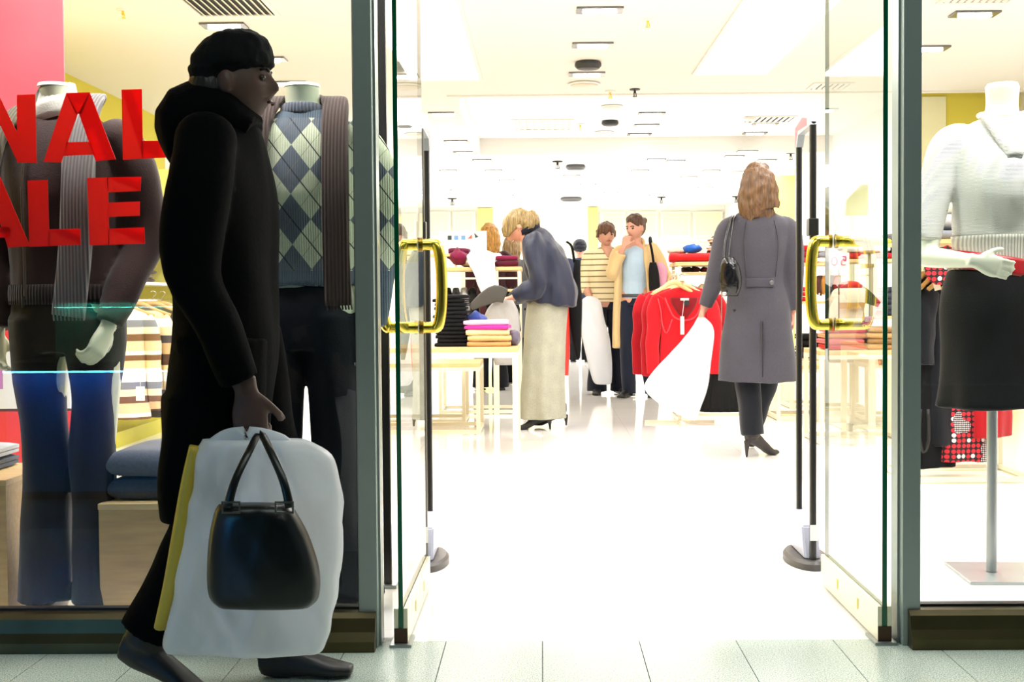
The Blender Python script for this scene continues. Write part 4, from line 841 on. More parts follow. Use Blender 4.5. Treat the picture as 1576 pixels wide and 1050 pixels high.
# ================================================================== MANNEQUINS IN THE WINDOWS
def ribbed_strand(parent, pts, w_, th, mat, name='scarf', fringe=True):
    b = bm_(); loft(b, [(*p, w_, th) for p in pts], n=36, side=(1, 0, 0), seg=6, sq=4)
    for v in b.verts:
        pass
    o = obj(name, b, mat, parent, True)
    if fringe:
        f = bm_(); e = V(pts[-1])
        for k in range(9): xx = e.x - w_ * .9 + w_ * 1.8 * k / 8; tube(f, [(xx, e.y, e.z + .01), (xx + .003, e.y - .002, e.z - .012)], .003, 5, 1)
        obj('fringe', f, mat, o)
    return o
LX = .125
def male_mannequin(p, rz, label, top_mat, pants_mat, hem, hands, neck_top, pants_w=1.0, vneck=False):
    t = thing('mannequin', label, 'mannequin', p, rz)
    tor = [(0, 0, .86, .155, .10), (0, 0, .95, .16, .105), (0, 0, 1.08, .135, .092), (0, -.01, 1.26, .165, .108), (0, 0, 1.39, .162, .088), (0, .01, 1.465, .09, .062), (0, .01, 1.50, .06, .06)]
    arms = [((s * .18, 0, 1.39), (s * .235, .03, 1.15), hd[0], hd[1], hd[2], hd[3], .55) for s, hd in zip((1, -1), hands)]
    legs = [((s * .085, 0, .88), (s * .10 * pants_w, 0, .48), (s * .125 * pants_w ** 2, .01, .05)) for s in (1, -1)]
    obj('body', body_mesh(tor, neck_top, None, arms, legs, headless=True, vox=.006), MANN, t)
    nt_ = V(neck_top); b = bm_(); loft(b, [(*(nt_ + V((0, 0, -.004))), .056, .061), (*(nt_ + V((0, 0, .006))), .052, .057)], n=28, seg=1); obj('neck_cap', b, plain((250, 250, 238), .3), t, auto=40)
    b = [([(0, 0, .80, .155, .11), (0, 0, .90, .168, .12), (0, 0, .99, .155, .11)],)]
    k_ = pants_w ** 2
    for s in (1, -1): b.append(([(s * .075, 0, .90, .095, .115), (s * .090, -.005, .70, .086 * pants_w, .10), (s * .100 * k_, 0, .45, .076 * pants_w, .088), (s * .118 * k_, .005, .22, .086 * pants_w, .095), (s * .128 * k_, .0, .035, .096 * pants_w, .11)], dict(level=True, n=28, folds=5, amp=.07, t0=.2)))
    obj('trousers', wrap_parts(b, 'trousers', (9, .014)), pants_mat, t)
    for s in (1, -1): obj('stand_foot', BX(s * .125 * pants_w ** 2 - .04, s * .125 * pants_w ** 2 + .04, -.10, .08, 0, .03, bev=.01), plain((225, 225, 215), .4), t)
    g = [([(0, 0, hem, .170, .118), (0, 0, hem + .05, .168, .115), (0, 0, 1.10, .172, .115), (0, -.01, 1.27, .185, .125), (0, 0, 1.41, .192, .108), (0, .01, 1.485, .125, .082), (0, .01, 1.525, .068, .068)],)]
    for s, hd in zip((1, -1), hands):
        Wp = V(hd[0]); E = V((s * .235, .03, 1.15)); g.append(([(s * .165, 0, 1.43, .070, .072), (s * .207, .01, 1.35, .066, .070), (*E, .058, .06), (*(E.lerp(Wp, .6)), .052, .054), (*(E.lerp(Wp, .97)), .040, .042)], dict(side=(0, 1, .1))))
    obj('sweater', wrap_parts(g, 'sweater', (12, .008)), top_mat, t)
    return t
def wrap_parts(parts, name, nz=(11, .01), vox=.008, dec=.6, smooth=2):
    b = bm_()
    for p in parts:
        loft(b, p[0], **(p[1] if len(p) > 1 else {}))
        if len(p) > 1 and 'side' in p[1]: q = p[0][0]; r = (q[3] + q[4]) / 2; ball(b, q[:3], r, r, r * .96, 16)     # rounded shoulder
    return wrap(b, name, vox, smooth, dec, nz)
RIBB = cloth((92, 74, 68), kind='ribx'); RIBG = cloth((150, 144, 142), kind='ribx')
q = at(467, 440, 3.86)
m2 = male_mannequin((q.x, 3.88, 0), .06, 'headless mannequin in an argyle sweater and brown ribbed scarf', argyle(), cloth((20, 26, 38)), .99,
    [((.205, -.03, .86), (.0, -.10, -1), (-1, -.2, 0), 1), ((-.215, -.02, .86), (0, -.1, -1), (1, -.2, 0), -1)], (0, .005, 1.60), 1.0)
ribbed_strand(m2, [(.02, .075, 1.545), (.075, .05, 1.565), (.102, -.02, 1.545), (.108, -.10, 1.46), (.112, -.145, 1.30), (.112, -.150, 1.10), (.118, -.148, .93)], .040, .011, RIBB)
ribbed_strand(m2, [(.02, .085, 1.54), (-.07, .055, 1.565), (-.10, -.02, 1.545), (-.125, -.10, 1.45), (-.135, -.140, 1.28), (-.13, -.148, 1.12), (-.13, -.148, 1.02)], .040, .011, RIBB)
b = bm_(); loft(b, [(0, .01, 1.515, .070, .070), (0, .008, 1.535, .066, .067), (0, .008, 1.54, .060, .061)], n=28, seg=2); obj('collar_rib', b, cloth((120, 124, 136), kind='ribx'), m2, True)
q = at(103, 440, 3.84)
BRC = cloth((78, 56, 52), var=.25)
m1 = male_mannequin((q.x, 3.84, 0), -.08, 'headless mannequin in a brown zip cardigan and grey ribbed scarf', BRC, cloth((44, 36, 32)), .945,
    [((.17, -.10, .875), (-.35, -.35, -1), (-1, .2, 0), 1), ((-.215, -.02, .86), (0, -.1, -1), (1, -.2, 0), -1)], (-.02, .0, 1.60), .84)
ribbed_strand(m1, [(.0, .08, 1.535), (.055, .055, 1.57), (.085, -.02, 1.55), (.095, -.10, 1.45), (.11, -.148, 1.30), (.10, -.155, 1.10), (.075, -.155, .905)], .050, .011, RIBG)
ribbed_strand(m1, [(.0, .09, 1.53), (-.08, .055, 1.55), (-.12, -.02, 1.53), (-.15, -.11, 1.44), (-.175, -.140, 1.28), (-.19, -.145, 1.08), (-.195, -.145, .93)], .030, .010, cloth((120, 112, 92), kind='ribx'))
b = bm_(); tube(b, [(-.055, -.075, 1.50), (-.06, -.118, 1.42), (-.065, -.140, 1.27), (-.065, -.135, 1.10), (-.065, -.134, .955)], .0045, 6, 4); obj('zip', b, plain((90, 80, 74), .4, .6), m1, True)
b = bm_(); tube(b, [(-.065, -.142, .965), (-.066, -.148, .93)], .005, 6, 1); obj('zip_puller', b, CHROME, m1)
b = bm_(); loft(b, [(0, 0, .94, .176, .124), (0, 0, .975, .178, .125), (0, 0, 1.0, .175, .121)], n=40, seg=2); obj('hem_rib', b, cloth((60, 44, 42), kind='ribx'), m1, True)
b = bm_(); loft(b, [(-.01, .005, 1.505, .078, .078), (-.02, 0, 1.545, .074, .072), (-.022, 0, 1.55, .066, .065)], n=24, seg=2); obj('shirt_collar', b, cloth((226, 222, 212)), m1, True)
# woman's mannequin at the right
q = at(1523, 800, 4.30); t = thing('mannequin', 'headless mannequin in a white ribbed sweater, red belt and black skirt', 'mannequin', (q.x, 4.28, 0), -.05)
tor = [(0, 0, .82, .15, .10), (0, 0, .96, .165, .11), (.01, 0, 1.14, .115, .085), (.02, -.02, 1.32, .14, .11), (.025, 0, 1.44, .155, .085), (.03, .01, 1.51, .10, .062), (.03, .01, 1.54, .055, .055)]
hnd = [((.125, -.175, .97), (-.05, -.05, -1), (-1, .3, 0), 1, .35), ((-.110, -.185, 1.055), (1, .06, -.28), (.05, 1, .1), 1, .14)]
arms = [((.17, .0, 1.455), (.175, -.10, 1.19), *hnd[0][:4], hnd[0][4]), ((-.14, .01, 1.46), (-.235, -.05, 1.075), *hnd[1][:4], hnd[1][4])]
obj('body', body_mesh(tor, (.03, .005, 1.645), None, arms, [], headless=True, vox=.0055, k=.88), plain((238, 240, 218), .38), t)
b = bm_(); loft(b, [(.03, .005, 1.64, .052, .057), (.03, .005, 1.652, .048, .053)], n=28, seg=1); obj('neck_cap', b, plain((250, 250, 240), .3), t, auto=40)
WK = cloth((246, 244, 238), var=.04, kind='ribz'); WKX = cloth((232, 228, 216), var=.06, kind='ribx')
g = [([(.005, 0, 1.13, .138, .103), (.01, 0, 1.19, .148, .108), (.02, -.02, 1.32, .158, .128), (.025, 0, 1.44, .165, .10), (.03, .01, 1.515, .108, .072), (.03, .01, 1.545, .062, .062)],),
     ([(-.115, .01, 1.47, .058, .06), (-.155, .0, 1.42, .062, .064), (-.205, -.02, 1.27, .055, .058), (-.235, -.035, 1.13, .048, .05)], dict(side=(0, 1, .1))),
     ([(.17, .01, 1.47, .058, .06), (.185, -.02, 1.41, .062, .062), (.180, -.06, 1.31, .056, .056)], dict(side=(0, 1, .1)))]
obj('sweater', wrap_parts(g, 'sweater', (14, .006)), WK, t)
b = bm_(); loft(b, [(.005, 0, 1.145, .143, .108), (.005, 0, 1.10, .138, .104), (.0, 0, 1.055, .142, .108), (0, 0, 1.035, .146, .11)], n=48, seg=3); obj('waist_rib', b, WKX, t, True)
b = bm_()
for s in (-1, 1): loft(b, [(.03 + s * .060, .02, 1.548, .022, .013), (.03 + s * .060, -.045, 1.535, .024, .013), (.03 + s * .035, -.095, 1.47, .025, .012), (.03 + s * .004, -.125, 1.40, .022, .010)], n=12, side=(1, 0, 0), seg=4)
obj('collar_rib', b, cloth((236, 232, 226), kind='ribz'), t, True)
b = bm_(); loft(b, [(0, 0, 1.075, .145, .112), (0, 0, 1.045, .152, .116), (0, 0, 1.015, .157, .118)], n=40, seg=2)
for v in b.verts: v.co.z -= v.co.x * .16
obj('belt', b, plain((170, 16, 28), .35), t, True)
for xx in (-.115, -.09): c = bm_(); ball(c, (xx, -.083 + (xx + .115) * -.4, 1.05), .006, .006, .006, 10); obj('belt_stud', c, CHROME, t, True)
b = bm_(); loft(b, [(0, 0, 1.03, .150, .112), (0, 0, .92, .172, .125), (0, 0, .78, .170, .13), (0, 0, .66, .172, .14), (0, .0, .57, .182, .155)], n=60, seg=4, folds=6, amp=.05, t0=.35, level=True); obj('skirt', wrap(b, 'skirt', .008, 1, .6, (7, .008)), cloth((22, 25, 28), rough=.7), t)
b = bm_(); rod(b, (0, 0, .012), (0, 0, .84), .0175, 20); obj('stand_pole', b, plain((176, 180, 182), .3, .5), t, auto=40); obj('stand_plate', BX(-.115, .33, -.16, .16, 0, .010, bev=.002), plain((190, 194, 194), .3, .5), t)

# ================================================================== PEOPLE
def person(label, p, rz): return thing('person', label, 'person', p, rz)
BLKC = cloth((9, 9, 12), fine=120); BLKC.node_tree.nodes['Principled BSDF'].inputs['Specular IOR Level'].default_value = .08
JEAN = cloth((26, 34, 52)); BOOT = plain((16, 15, 16), .45)
# passer-by in black, walking right outside the shop
q = on(360, 1062, 0); wp = person('passer-by in a long black hooded coat and dark cap walking right outside the window', (q.x, 3.06, 0), pi / 2)
HR = rot(rx=-.05); HC = (0, -.025, 1.470)
tor = [(0, .0, .84, .15, .10), (0, .0, .95, .15, .105), (0, 0, 1.05, .125, .09), (0, .01, 1.19, .15, .105), (0, .015, 1.30, .15, .085), (0, .01, 1.36, .06, .06)]
arms = [((-.175, .01, 1.29), (-.205, .03, 1.01), (-.20, -.085, .745), (0, -.12, -1), (1, 0, 0), 1, .9), ((.175, .01, 1.29), (.205, .06, 1.02), (.20, .0, .76), (0, -.1, -1), (-1, 0, 0), -1, .7)]
legs = [((-.085, 0, .86), (-.09, .02, .47), (-.09, .19, .16)), ((.085, 0, .86), (.09, -.08, .46), (.09, -.085, .085))]
bo = obj('body', body_mesh(tor, HC, HR, arms, legs, vox=.0055, hs=.9), skin_mat((96, 62, 50)), wp); face(bo, HC, HR, .9, lips=(70, 36, 32), brow=(20, 16, 14))
b = bm_(); ball(b, (0, -.018, 1.528), .083, .098, .070, 32, rot(rx=-.25)); loft(b, [(0, .030, 1.43, .055, .045), (0, .026, 1.50, .078, .062)], n=24, seg=2); loft(b, [(0, -.018, 1.508, .084, .100), (0, -.018, 1.535, .084, .100)], n=32, seg=1); obj('knitted_cap', wrap(b, 'knitted_cap', .006, 1, 0, (60, .004)), cloth((14, 18, 18)), wp)
b = bm_(); ball(b, (0, .03, 1.45), .075, .06, .08, 20); obj('hair', wrap(b, 'hair', .008), hair_mat((24, 18, 14)), wp)
g = [([(0, .03, .50, .185, .125), (0, .025, .62, .19, .125), (0, .012, .80, .18, .122), (0, .01, 1.0, .17, .118), (0, .01, 1.18, .185, .122), (0, .015, 1.30, .18, .105), (0, .01, 1.365, .09, .085)], dict(n=40, level=True, folds=0)),
     ([(0, .10, .43, .15, .055), (0, .085, .55, .17, .075), (0, .04, .72, .18, .11)], dict(level=True, n=24)),
     ([(-.155, .01, 1.31, .07, .075), (-.19, .015, 1.22, .068, .074), (-.21, .03, 1.01, .060, .064), (-.205, -.03, .87, .054, .058), (-.20, -.072, .765, .048, .052)], dict(side=(0, 1, .1))),
     ([(.155, .01, 1.31, .07, .075), (.19, .02, 1.22, .072, .08), (.21, .05, 1.0, .065, .07), (.20, .0, .79, .054, .058)], dict(side=(0, 1, .1)))]
obj('coat', wrap_parts(g, 'coat', (8, .02)), BLKC, wp)
b = bm_(); loft(b, [(0, -.07, 1.345, .075, .05), (0, .0, 1.375, .105, .085), (0, .08, 1.38, .11, .095), (0, .10, 1.31, .085, .045), (0, .095, 1.25, .04, .02)], n=24, side=(1, 0, 0), seg=4); ball(b, (0, .045, 1.39), .105, .095, .075, 20); obj('hood', wrap(b, 'hood', .008, 1, .6, (14, .014)), BLKC, wp)
g = [([(s * .075, 0, .86, .095, .11), (*(V(k)), .072, .08), (*(V(a) + V((0, 0, .0))), .058, .066)], dict(n=20)) for s, (h, k, a) in zip((-1, 1), legs)]
obj('trousers', wrap_parts(g, 'trousers', (10, .012)), BLKC, wp)
def step_shoe(parent, A, pitch, mat, heel=0.0, d=(0, -1, 0)):
    b = bm_(); foot_bm(b, (0, 0, .075 + heel), d, 1.0, heel); loft(b, [(0, 0, .13 + heel, .042, .048), (0, 0, .06 + heel, .04, .05)], n=12, seg=1)
    D = V(d).normalized(); ax = V((0, 0, 1)).cross(D); toe = D * .16
    for v in b.verts: v.co = toe + Matrix.Rotation(pitch, 3, ax) @ (v.co - toe)
    lift = Matrix.Rotation(pitch, 3, ax) @ (V((0, 0, .075 + heel)) - toe) + toe
    for v in b.verts: v.co += V((A[0] - lift.x, A[1] - lift.y, 0))
    zm = min(v.co.z for v in b.verts)
    for v in b.verts: v.co.z -= zm
    return obj('shoe', wrap(b, 'shoe', .006, 2), mat, parent)
step_shoe(wp, legs[0][2], .45, BOOT); step_shoe(wp, legs[1][2], 0, BOOT)
# plastic carrier bag and handbag held by the passer-by
def carrier(name, Y, rows, th, mat, label, parts=(), seed=0, nu=22, nv=26, cr=.018, handles=()):
    """rows: (py, pxL, pxR) from the top down, real size at depth Y"""
    R_ = spline([tuple(map(float, r)) for r in rows], 6); b = bm_(); c0 = at(sum(r[1] + r[2] for r in rows) / 2 / len(rows), rows[0][0], Y); nv = len(R_); F = []
    for sgn in (-1, 1):
        G = []
        for j, (py, a_, b_) in enumerate(R_):
            v = j / (nv - 1); row = []
            for i in range(nu + 1):
                u = i / nu; p = at(a_ + (b_ - a_) * u, py, Y) - c0; e = (1 - abs(2 * u - 1) ** 2.5) ** .5 * (sin(pi * min(1, v * .9 + .06)) ** .45) * th
                q = noise.noise(V((p.x * 7 + seed, p.z * 5, sgn * 2.))) * cr * 1.4 + abs(noise.noise(V((p.x * 16 - p.z * 5, p.z * 3.5 + seed, 5.)))) * -cr * .9 + noise.noise(V((p.x * 22 + p.z * 12, seed + p.z * 9, sgn))) * cr * .6
                row.append(V((p.x + q * .25, sgn * e + q * e / th, p.z)))
            G.append(row)
        F.append(G)
    N = len(R_); vf = [[b.verts.new(p) for p in r] for r in F[0]]
    vb = [[(vf[j][i] if i in (0, nu) else b.verts.new(F[1][j][i])) for i in range(nu + 1)] for j in range(N)]
    for j in range(N - 1):
        for i in range(nu):
            b.faces.new((vf[j][i], vf[j][i + 1], vf[j + 1][i + 1], vf[j + 1][i]))
            b.faces.new((vb[j][i + 1], vb[j][i], vb[j + 1][i], vb[j + 1][i + 1]))
    for j in (0, N - 1):
        for i in range(nu):
            qv = [vf[j][i], vf[j][i + 1], vb[j][i + 1], vb[j][i]]; qv = list(dict.fromkeys(qv))
            if len(qv) > 2: b.faces.new(qv)
    t = thing(name, label, 'bag', c0); obj('bag_body', b, mat, t, True)
    for hp in handles: g = bm_(); loft(g, [(*(at(px, py, Y + dy) - c0), r, r * .45) for px, py, dy, r in hp], n=10, side=(1, 0, 0), seg=5); obj('handle', g, mat, t, True)
    return t, c0
PLW, nt, b = nodes('white_plastic'); b.inputs['Base Color'].default_value = srgb(238, 240, 246); b.inputs['Roughness'].default_value = .32; n = tex(nt, 'noise', 12, 3); bump(nt, b, n.outputs[0], .35, .02)
_tr = nt.nodes.new('ShaderNodeBsdfTranslucent'); _tr.inputs[0].default_value = (.92, .93, .95, 1); _mx = nt.nodes.new('ShaderNodeMixShader'); _mx.inputs[0].default_value = .45
nt.links.new(b.outputs[0], _mx.inputs[1]); nt.links.new(_tr.outputs[0], _mx.inputs[2]); nt.links.new(_mx.outputs[0], nt.nodes['Material Output'].inputs[0])
YB = 2.86
tb, c0 = carrier('carrier_bag', YB, [(676, 312, 470), (700, 302, 512), (760, 290, 528), (850, 280, 532), (930, 268, 522), (985, 255, 508), (1000, 255, 502), (1006, 262, 494)], .062, PLW,
    'large white plastic carrier bag held by the passer-by', handles=([(326, 690, -.02, .02), (352, 672, -.02, .018), (392, 668, -.02, .016), (432, 680, -.02, .018), (440, 694, -.02, .02)],), cr=.034, nu=34)
g = bm_(); loft(g, [(*(at(px, py, YB + .02) - c0), r, .05) for px, py, r in ((306, 686, .018), (296, 740, .022), (283, 820, .024), (268, 900, .022), (252, 962, .018))], n=14, side=(1, 0, 0), seg=5); obj('side_gusset', g, plain((206, 176, 60), .45), tb, True)['label'] = 'yellow side of the white bag'
LEA = plain((14, 17, 18), .33, bumpy=.2)
YH = 2.70
th_, c1 = carrier('handbag', YH, [(776, 338, 446), (790, 330, 458), (830, 322, 478), (880, 318, 492), (920, 322, 490), (936, 338, 474)], .05, LEA, 'black leather handbag in front of the white carrier bag', cr=.006, nu=18,
    handles=([(350, 782, -.03, .010), (362, 740, -.02, .009), (384, 694, .02, .009), (400, 668, .08, .009), (416, 694, .02, .009), (436, 740, -.02, .009), (446, 782, -.03, .010)],))
for px in (356, 438):
    g = bm_(); p_ = at(px, 781, YH - .058) - c1
    for dx in (-.018, .018): box(g, p_.x + dx - .002, p_.x + dx + .002, p_.y - .004, p_.y, p_.z - .009, p_.z + .009)
    box(g, p_.x - .02, p_.x + .02, p_.y - .004, p_.y, p_.z + .009, p_.z + .013); box(g, p_.x - .02, p_.x + .02, p_.y - .004, p_.y, p_.z - .013, p_.z - .009); obj('buckle', g, CHROME, th_)

# woman in navy jacket bending over the table
q = at(840, 660, 9.17); wb_ = person('blonde woman in a navy padded jacket and long grey skirt bending over the table', (q.x, 9.17, 0), -pi / 2)
HC = (0, -.20, 1.462); HR = rot(rx=.85)
tor = [(0, .0, .82, .155, .115), (0, .02, .92, .155, .115), (0, .02, 1.05, .13, .10), (0, -.03, 1.22, .15, .115), (0, -.09, 1.345, .15, .095), (0, -.125, 1.39, .06, .06)]
arms = [((.175, -.075, 1.33), (.215, -.045, 1.02), (.16, -.235, .945), (-.1, -1, -.12), (0, .1, -1), 1, .8), ((-.175, -.075, 1.33), (-.215, -.06, 1.02), (-.14, -.27, .93), (.15, -1, -.1), (0, .1, -1), -1, .7)]
legs = [((.085, 0, .84), (.09, -.02, .46), (.09, -.015, .135)), ((-.085, 0, .84), (-.09, .04, .46), (-.09, .105, .145))]
bo = obj('body', body_mesh(tor, HC, HR, arms, legs, vox=.0065), skin_mat((222, 150, 122)), wb_); face(bo, HC, HR)
hair_obj(wb_, [([(0, -.13, 1.55, .06, .05), (0, -.10, 1.50, .09, .07), (0, -.12, 1.44, .085, .05)],), ([(.062, -.22, 1.52, .03, .05), (.078, -.255, 1.45, .022, .045), (.07, -.275, 1.39, .014, .03)],), ([(-.062, -.22, 1.52, .03, .05), (-.078, -.255, 1.45, .022, .045), (-.07, -.275, 1.39, .014, .03)],)], (158, 132, 78), [((0, -.18, 1.495), (.086, .10, .10), rot(rx=.7)), ((0, -.24, 1.505), (.068, .045, .055), None)])
NVY = cloth((52, 58, 80), rough=.45, var=.3)
g = [([(0, .045, .90, .215, .19), (0, .05, .98, .215, .19), (0, .04, 1.10, .20, .165), (0, .0, 1.22, .195, .155), (0, -.055, 1.33, .185, .125), (0, -.10, 1.405, .10, .085), (0, -.12, 1.435, .075, .075)],),
     ([(.15, -.08, 1.35, .07, .075), (.19, -.07, 1.27, .075, .08), (.215, -.04, 1.06, .070, .075), (.20, -.11, 1.0, .066, .07), (.17, -.205, .96, .052, .054)], dict(side=(1, 0, .1))),
     ([(-.15, -.08, 1.35, .07, .075), (-.19, -.07, 1.27, .075, .08), (-.215, -.055, 1.06, .070, .075), (-.18, -.15, .98, .062, .064), (-.15, -.235, .94, .05, .052)], dict(side=(1, 0, .1)))]
jk = obj('jacket', wrap_parts(g, 'jacket', (10, .030)), NVY, wb_)
b = bm_(); loft(b, [(0, -.10, 1.42, .082, .08), (0, -.115, 1.455, .088, .085), (0, -.118, 1.46, .08, .078)], n=24, seg=2); obj('collar', b, cloth((30, 36, 56)), wb_, True)
SKG, nt, b = nodes('grey_tweed'); n = tex(nt, 'noise', 240, 4); n2 = tex(nt, 'noise', 12, 3)
nt.links.new(mixc(nt, X(nt, n.outputs[0]) * .7 + X(nt, n2.outputs[0]) * .3, srgb(96, 98, 86), srgb(196, 194, 174)), b.inputs['Base Color']); b.inputs['Roughness'].default_value = .9
b = bm_(); loft(b, [(0, .02, 1.0, .155, .12), (0, .02, .90, .175, .150), (0, .0, .70, .18, .155), (0, -.015, .40, .185, .155), (0, -.025, .075, .195, .170)], n=72, seg=5, folds=6, amp=.075, ph=1, t0=.1, level=True); obj('skirt', wrap(b, 'skirt', .008, 1, .6, (6, .006)), SKG, wb_)
for A, off in ((legs[0][2], 0), (legs[1][2], 0)): shoe(wb_, A, (0, -1, 0), BOOT, heel=.06, shaft=.03)
# grey garment held over the table by her
hb = at(770, 470, 9.0)
tg, c2 = carrier('grey_cloth_bag', 8.86, [(462, 762, 790), (480, 748, 798), (500, 745, 800), (530, 752, 800), (556, 760, 800), (562, 762, 798)], .03, cloth((176, 174, 172)), 'pale grey cloth bag hanging from the hands of the bending woman', cr=.012, nu=14)
b = bm_(); loft(b, [(*(at(px, py, 8.80) - c2), r, .006) for px, py, r in ((724, 474, .02), (742, 462, .045), (762, 452, .06), (778, 456, .05))], n=10, side=(0, 0, 1), seg=3); obj('flap', b, cloth((96, 94, 90)), tg, True)
# black tote and red bag hanging at her far side
t_, _ = carrier('shoulder_bag', 9.46, [(400, 884, 893), (440, 878, 894), (460, 872, 896), (520, 880, 895), (552, 887, 893)], .04, cloth((24, 26, 30)), 'tall black bag hanging behind the bending woman', cr=.008, nu=10, handles=([(884, 404, 0, .01), (880, 380, -.08, .01), (872, 372, -.12, .01)],))
t_, _ = carrier('shopping_bag', 9.43, [(462, 862, 872), (480, 861, 876), (540, 862, 877), (578, 864, 875)], .04, plain((226, 52, 40), .4), 'narrow red shopping bag behind the grey skirt', cr=.006, nu=10, handles=([(864, 466, 0, .006), (865, 440, -.06, .006), (868, 430, -.1, .006)],))

# woman in the grey coat, from behind
q = at(1166, 700, 7.5); wg = person('long-haired woman in a grey knee-length coat walking into the shop', (q.x, 7.5, 0), pi)
HC = (0, -.02, 1.600); HR = rot()
tor = [(0, 0, .86, .155, .105), (0, 0, .97, .155, .105), (0, 0, 1.09, .12, .09), (0, -.01, 1.26, .145, .105), (0, 0, 1.39, .15, .085), (0, .01, 1.445, .06, .06)]
arms = [((.165, 0, 1.35), (.225, .015, 1.10), (.31, -.045, .875), (.35, -.15, -1), (-1, 0, -.2), 1, 1.2), ((-.165, 0, 1.35), (-.205, .03, 1.09), (-.205, -.02, .845), (0, -.1, -1), (1, .1, 0), -1, .7)]
legs = [((.085, 0, .88), (.065, -.0, .50), (.035, .03, .150)), ((-.085, 0, .88), (-.085, -.15, .50), (-.035, -.30, .16))]
obj('body', body_mesh(tor, HC, HR, arms, legs, vox=.0065), skin_mat((212, 140, 116)), wg)
hair_obj(wg, [([(0, .02, 1.67, .085, .075), (0, .045, 1.60, .108, .085), (0, .055, 1.50, .118, .080), (.0, .055, 1.44, .112, .068), (-.02, .06, 1.405, .07, .04), (.0, .075, 1.33, .03, .016)], dict(folds=9, amp=.10, n=40))], (108, 74, 38), [((0, .0, 1.625), (.092, .108, .115), None)])
GRC = cloth((88, 86, 94), fine=160, var=.22)
g = [([(0, .005, .445, .235, .175), (0, .005, .60, .222, .165), (0, 0, .80, .20, .15), (0, 0, .95, .182, .135), (0, 0, 1.05, .165, .122), (0, -.005, 1.20, .185, .132), (0, 0, 1.34, .198, .118), (0, .003, 1.392, .178, .10), (0, .005, 1.43, .115, .085), (0, .01, 1.46, .075, .072)], dict(n=48, level=True)),
     ([(.145, 0, 1.365, .052, .06), (.190, .005, 1.305, .061, .068), (.232, .01, 1.10, .058, .062), (.275, -.02, .97, .054, .056), (.305, -.04, .885, .048, .05)], dict(side=(0, 1, .1))),
     ([(-.145, 0, 1.365, .052, .06), (-.190, .005, 1.305, .061, .068), (-.212, .03, 1.09, .058, .062), (-.21, -.015, .87, .05, .052)], dict(side=(0, 1, .1)))]
co = obj('coat', wrap_parts(g, 'coat', (7, .012)), GRC, wg)
b = bm_(); box(b, -.075, .085, .118, .134, 1.0, 1.05, bev=.006); obj('half_belt', b, cloth((84, 82, 90), fine=160), wg, True)
for xx in (.06,): c = bm_(); ball(c, (-xx, .137, 1.025), .014, .005, .014, 14); obj('button', c, plain((96, 92, 92), .25), wg, True)
obj('vent_seam', BX(-.003, .003, .148, .176, .45, .80), cloth((58, 56, 62)), wg)
for xx in (-.10, .10): b = bm_(); tube(b, [(xx * .8, .10, 1.39), (xx, .124, 1.25), (xx * .85, .118, 1.06)], .0022, 5, 4); obj('back_seam', b, cloth((62, 60, 66)), wg, True)
g = [([(*h, .095, .11), (*(V(h).lerp(V(k), .6)), .082, .09), (*k, .073, .08), (*(V(k).lerp(V(a), .5)), .070, .078), (*(V(a) + V((0, 0, -.02))), w1, w1 + .01)], dict(n=22)) for (h, k, a), w1 in zip(legs, (.068, .045))]
obj('trousers', wrap_parts(g, 'trousers', (10, .012)), cloth((28, 32, 42)), wg)
shoe(wg, legs[0][2], (-.85, -.52, 0), plain((34, 28, 26), .5), heel=.075, shaft=.03); step_shoe(wg, legs[1][2], .35, plain((34, 28, 26), .5), heel=.05)
q0 = at(1124, 430, 7.34)
t, cb = carrier('shoulder_bag', 7.27, [(396, 1114, 1130), (410, 1109, 1138), (436, 1107, 1142), (456, 1112, 1136)], .045, plain((12, 13, 16), .18, bumpy=.5), 'shiny black shoulder bag on the back of the woman in grey', cr=.010, nu=14)
for dx in (-3, 4):
    g = bm_(); tube(g, [at(1117 + dx, 402, 7.27) - cb, at(1120 + dx, 370, 7.30) - cb, at(1126 + dx * .6, 342, 7.38) - cb, at(1129 + dx * .6, 332, 7.47) - cb, at(1127 + dx * .5, 340, 7.60) - cb], .008, 8, 4); obj('strap', g, plain((12, 13, 16), .25), t, True)
c = bm_(); ball(c, at(1115, 452, 7.22) - cb, .014, .01, .012, 10); obj('clasp', c, CHROME, t, True)
carrier('carrier_bag', 7.38, [(489, 1074, 1086), (502, 1066, 1097), (520, 1052, 1099), (545, 1030, 1096), (580, 1000, 1092), (600, 994, 1088), (625, 1020, 1080), (646, 1062, 1072)], .06, PLW, 'white plastic carrier bag swinging from the hand of the woman in grey', cr=.016)

# two women facing the door
q = at(934, 604, 12.4); w4 = person('brown-haired woman in a cream striped sweater and dark flared trousers', (q.x, 12.4, 0), .12)
HC = (0, -.02, 1.548); HR = rot(rz=.1)
tor = [(0, 0, .84, .155, .105), (0, 0, .95, .16, .11), (0, 0, 1.08, .135, .10), (0, -.01, 1.24, .15, .115), (0, 0, 1.36, .15, .085), (0, .01, 1.41, .06, .06)]
arms = [((.175, 0, 1.345), (.215, .01, 1.08), (.18, -.16, .98), (-.4, -1, 0), (0, .2, -1), 1, .6), ((-.175, 0, 1.345), (-.21, .01, 1.07), (-.165, -.10, .90), (.1, -.35, -1), (1, 0, 0), -1, 1.0)]
legs = [((.085, 0, .86), (.11, 0, .47), (.13, .02, .085)), ((-.085, 0, .86), (-.09, -.03, .47), (-.10, -.02, .085))]
bo = obj('body', body_mesh(tor, HC, HR, arms, legs, vox=.0075), skin_mat((218, 150, 124)), w4); face(bo, HC, HR)
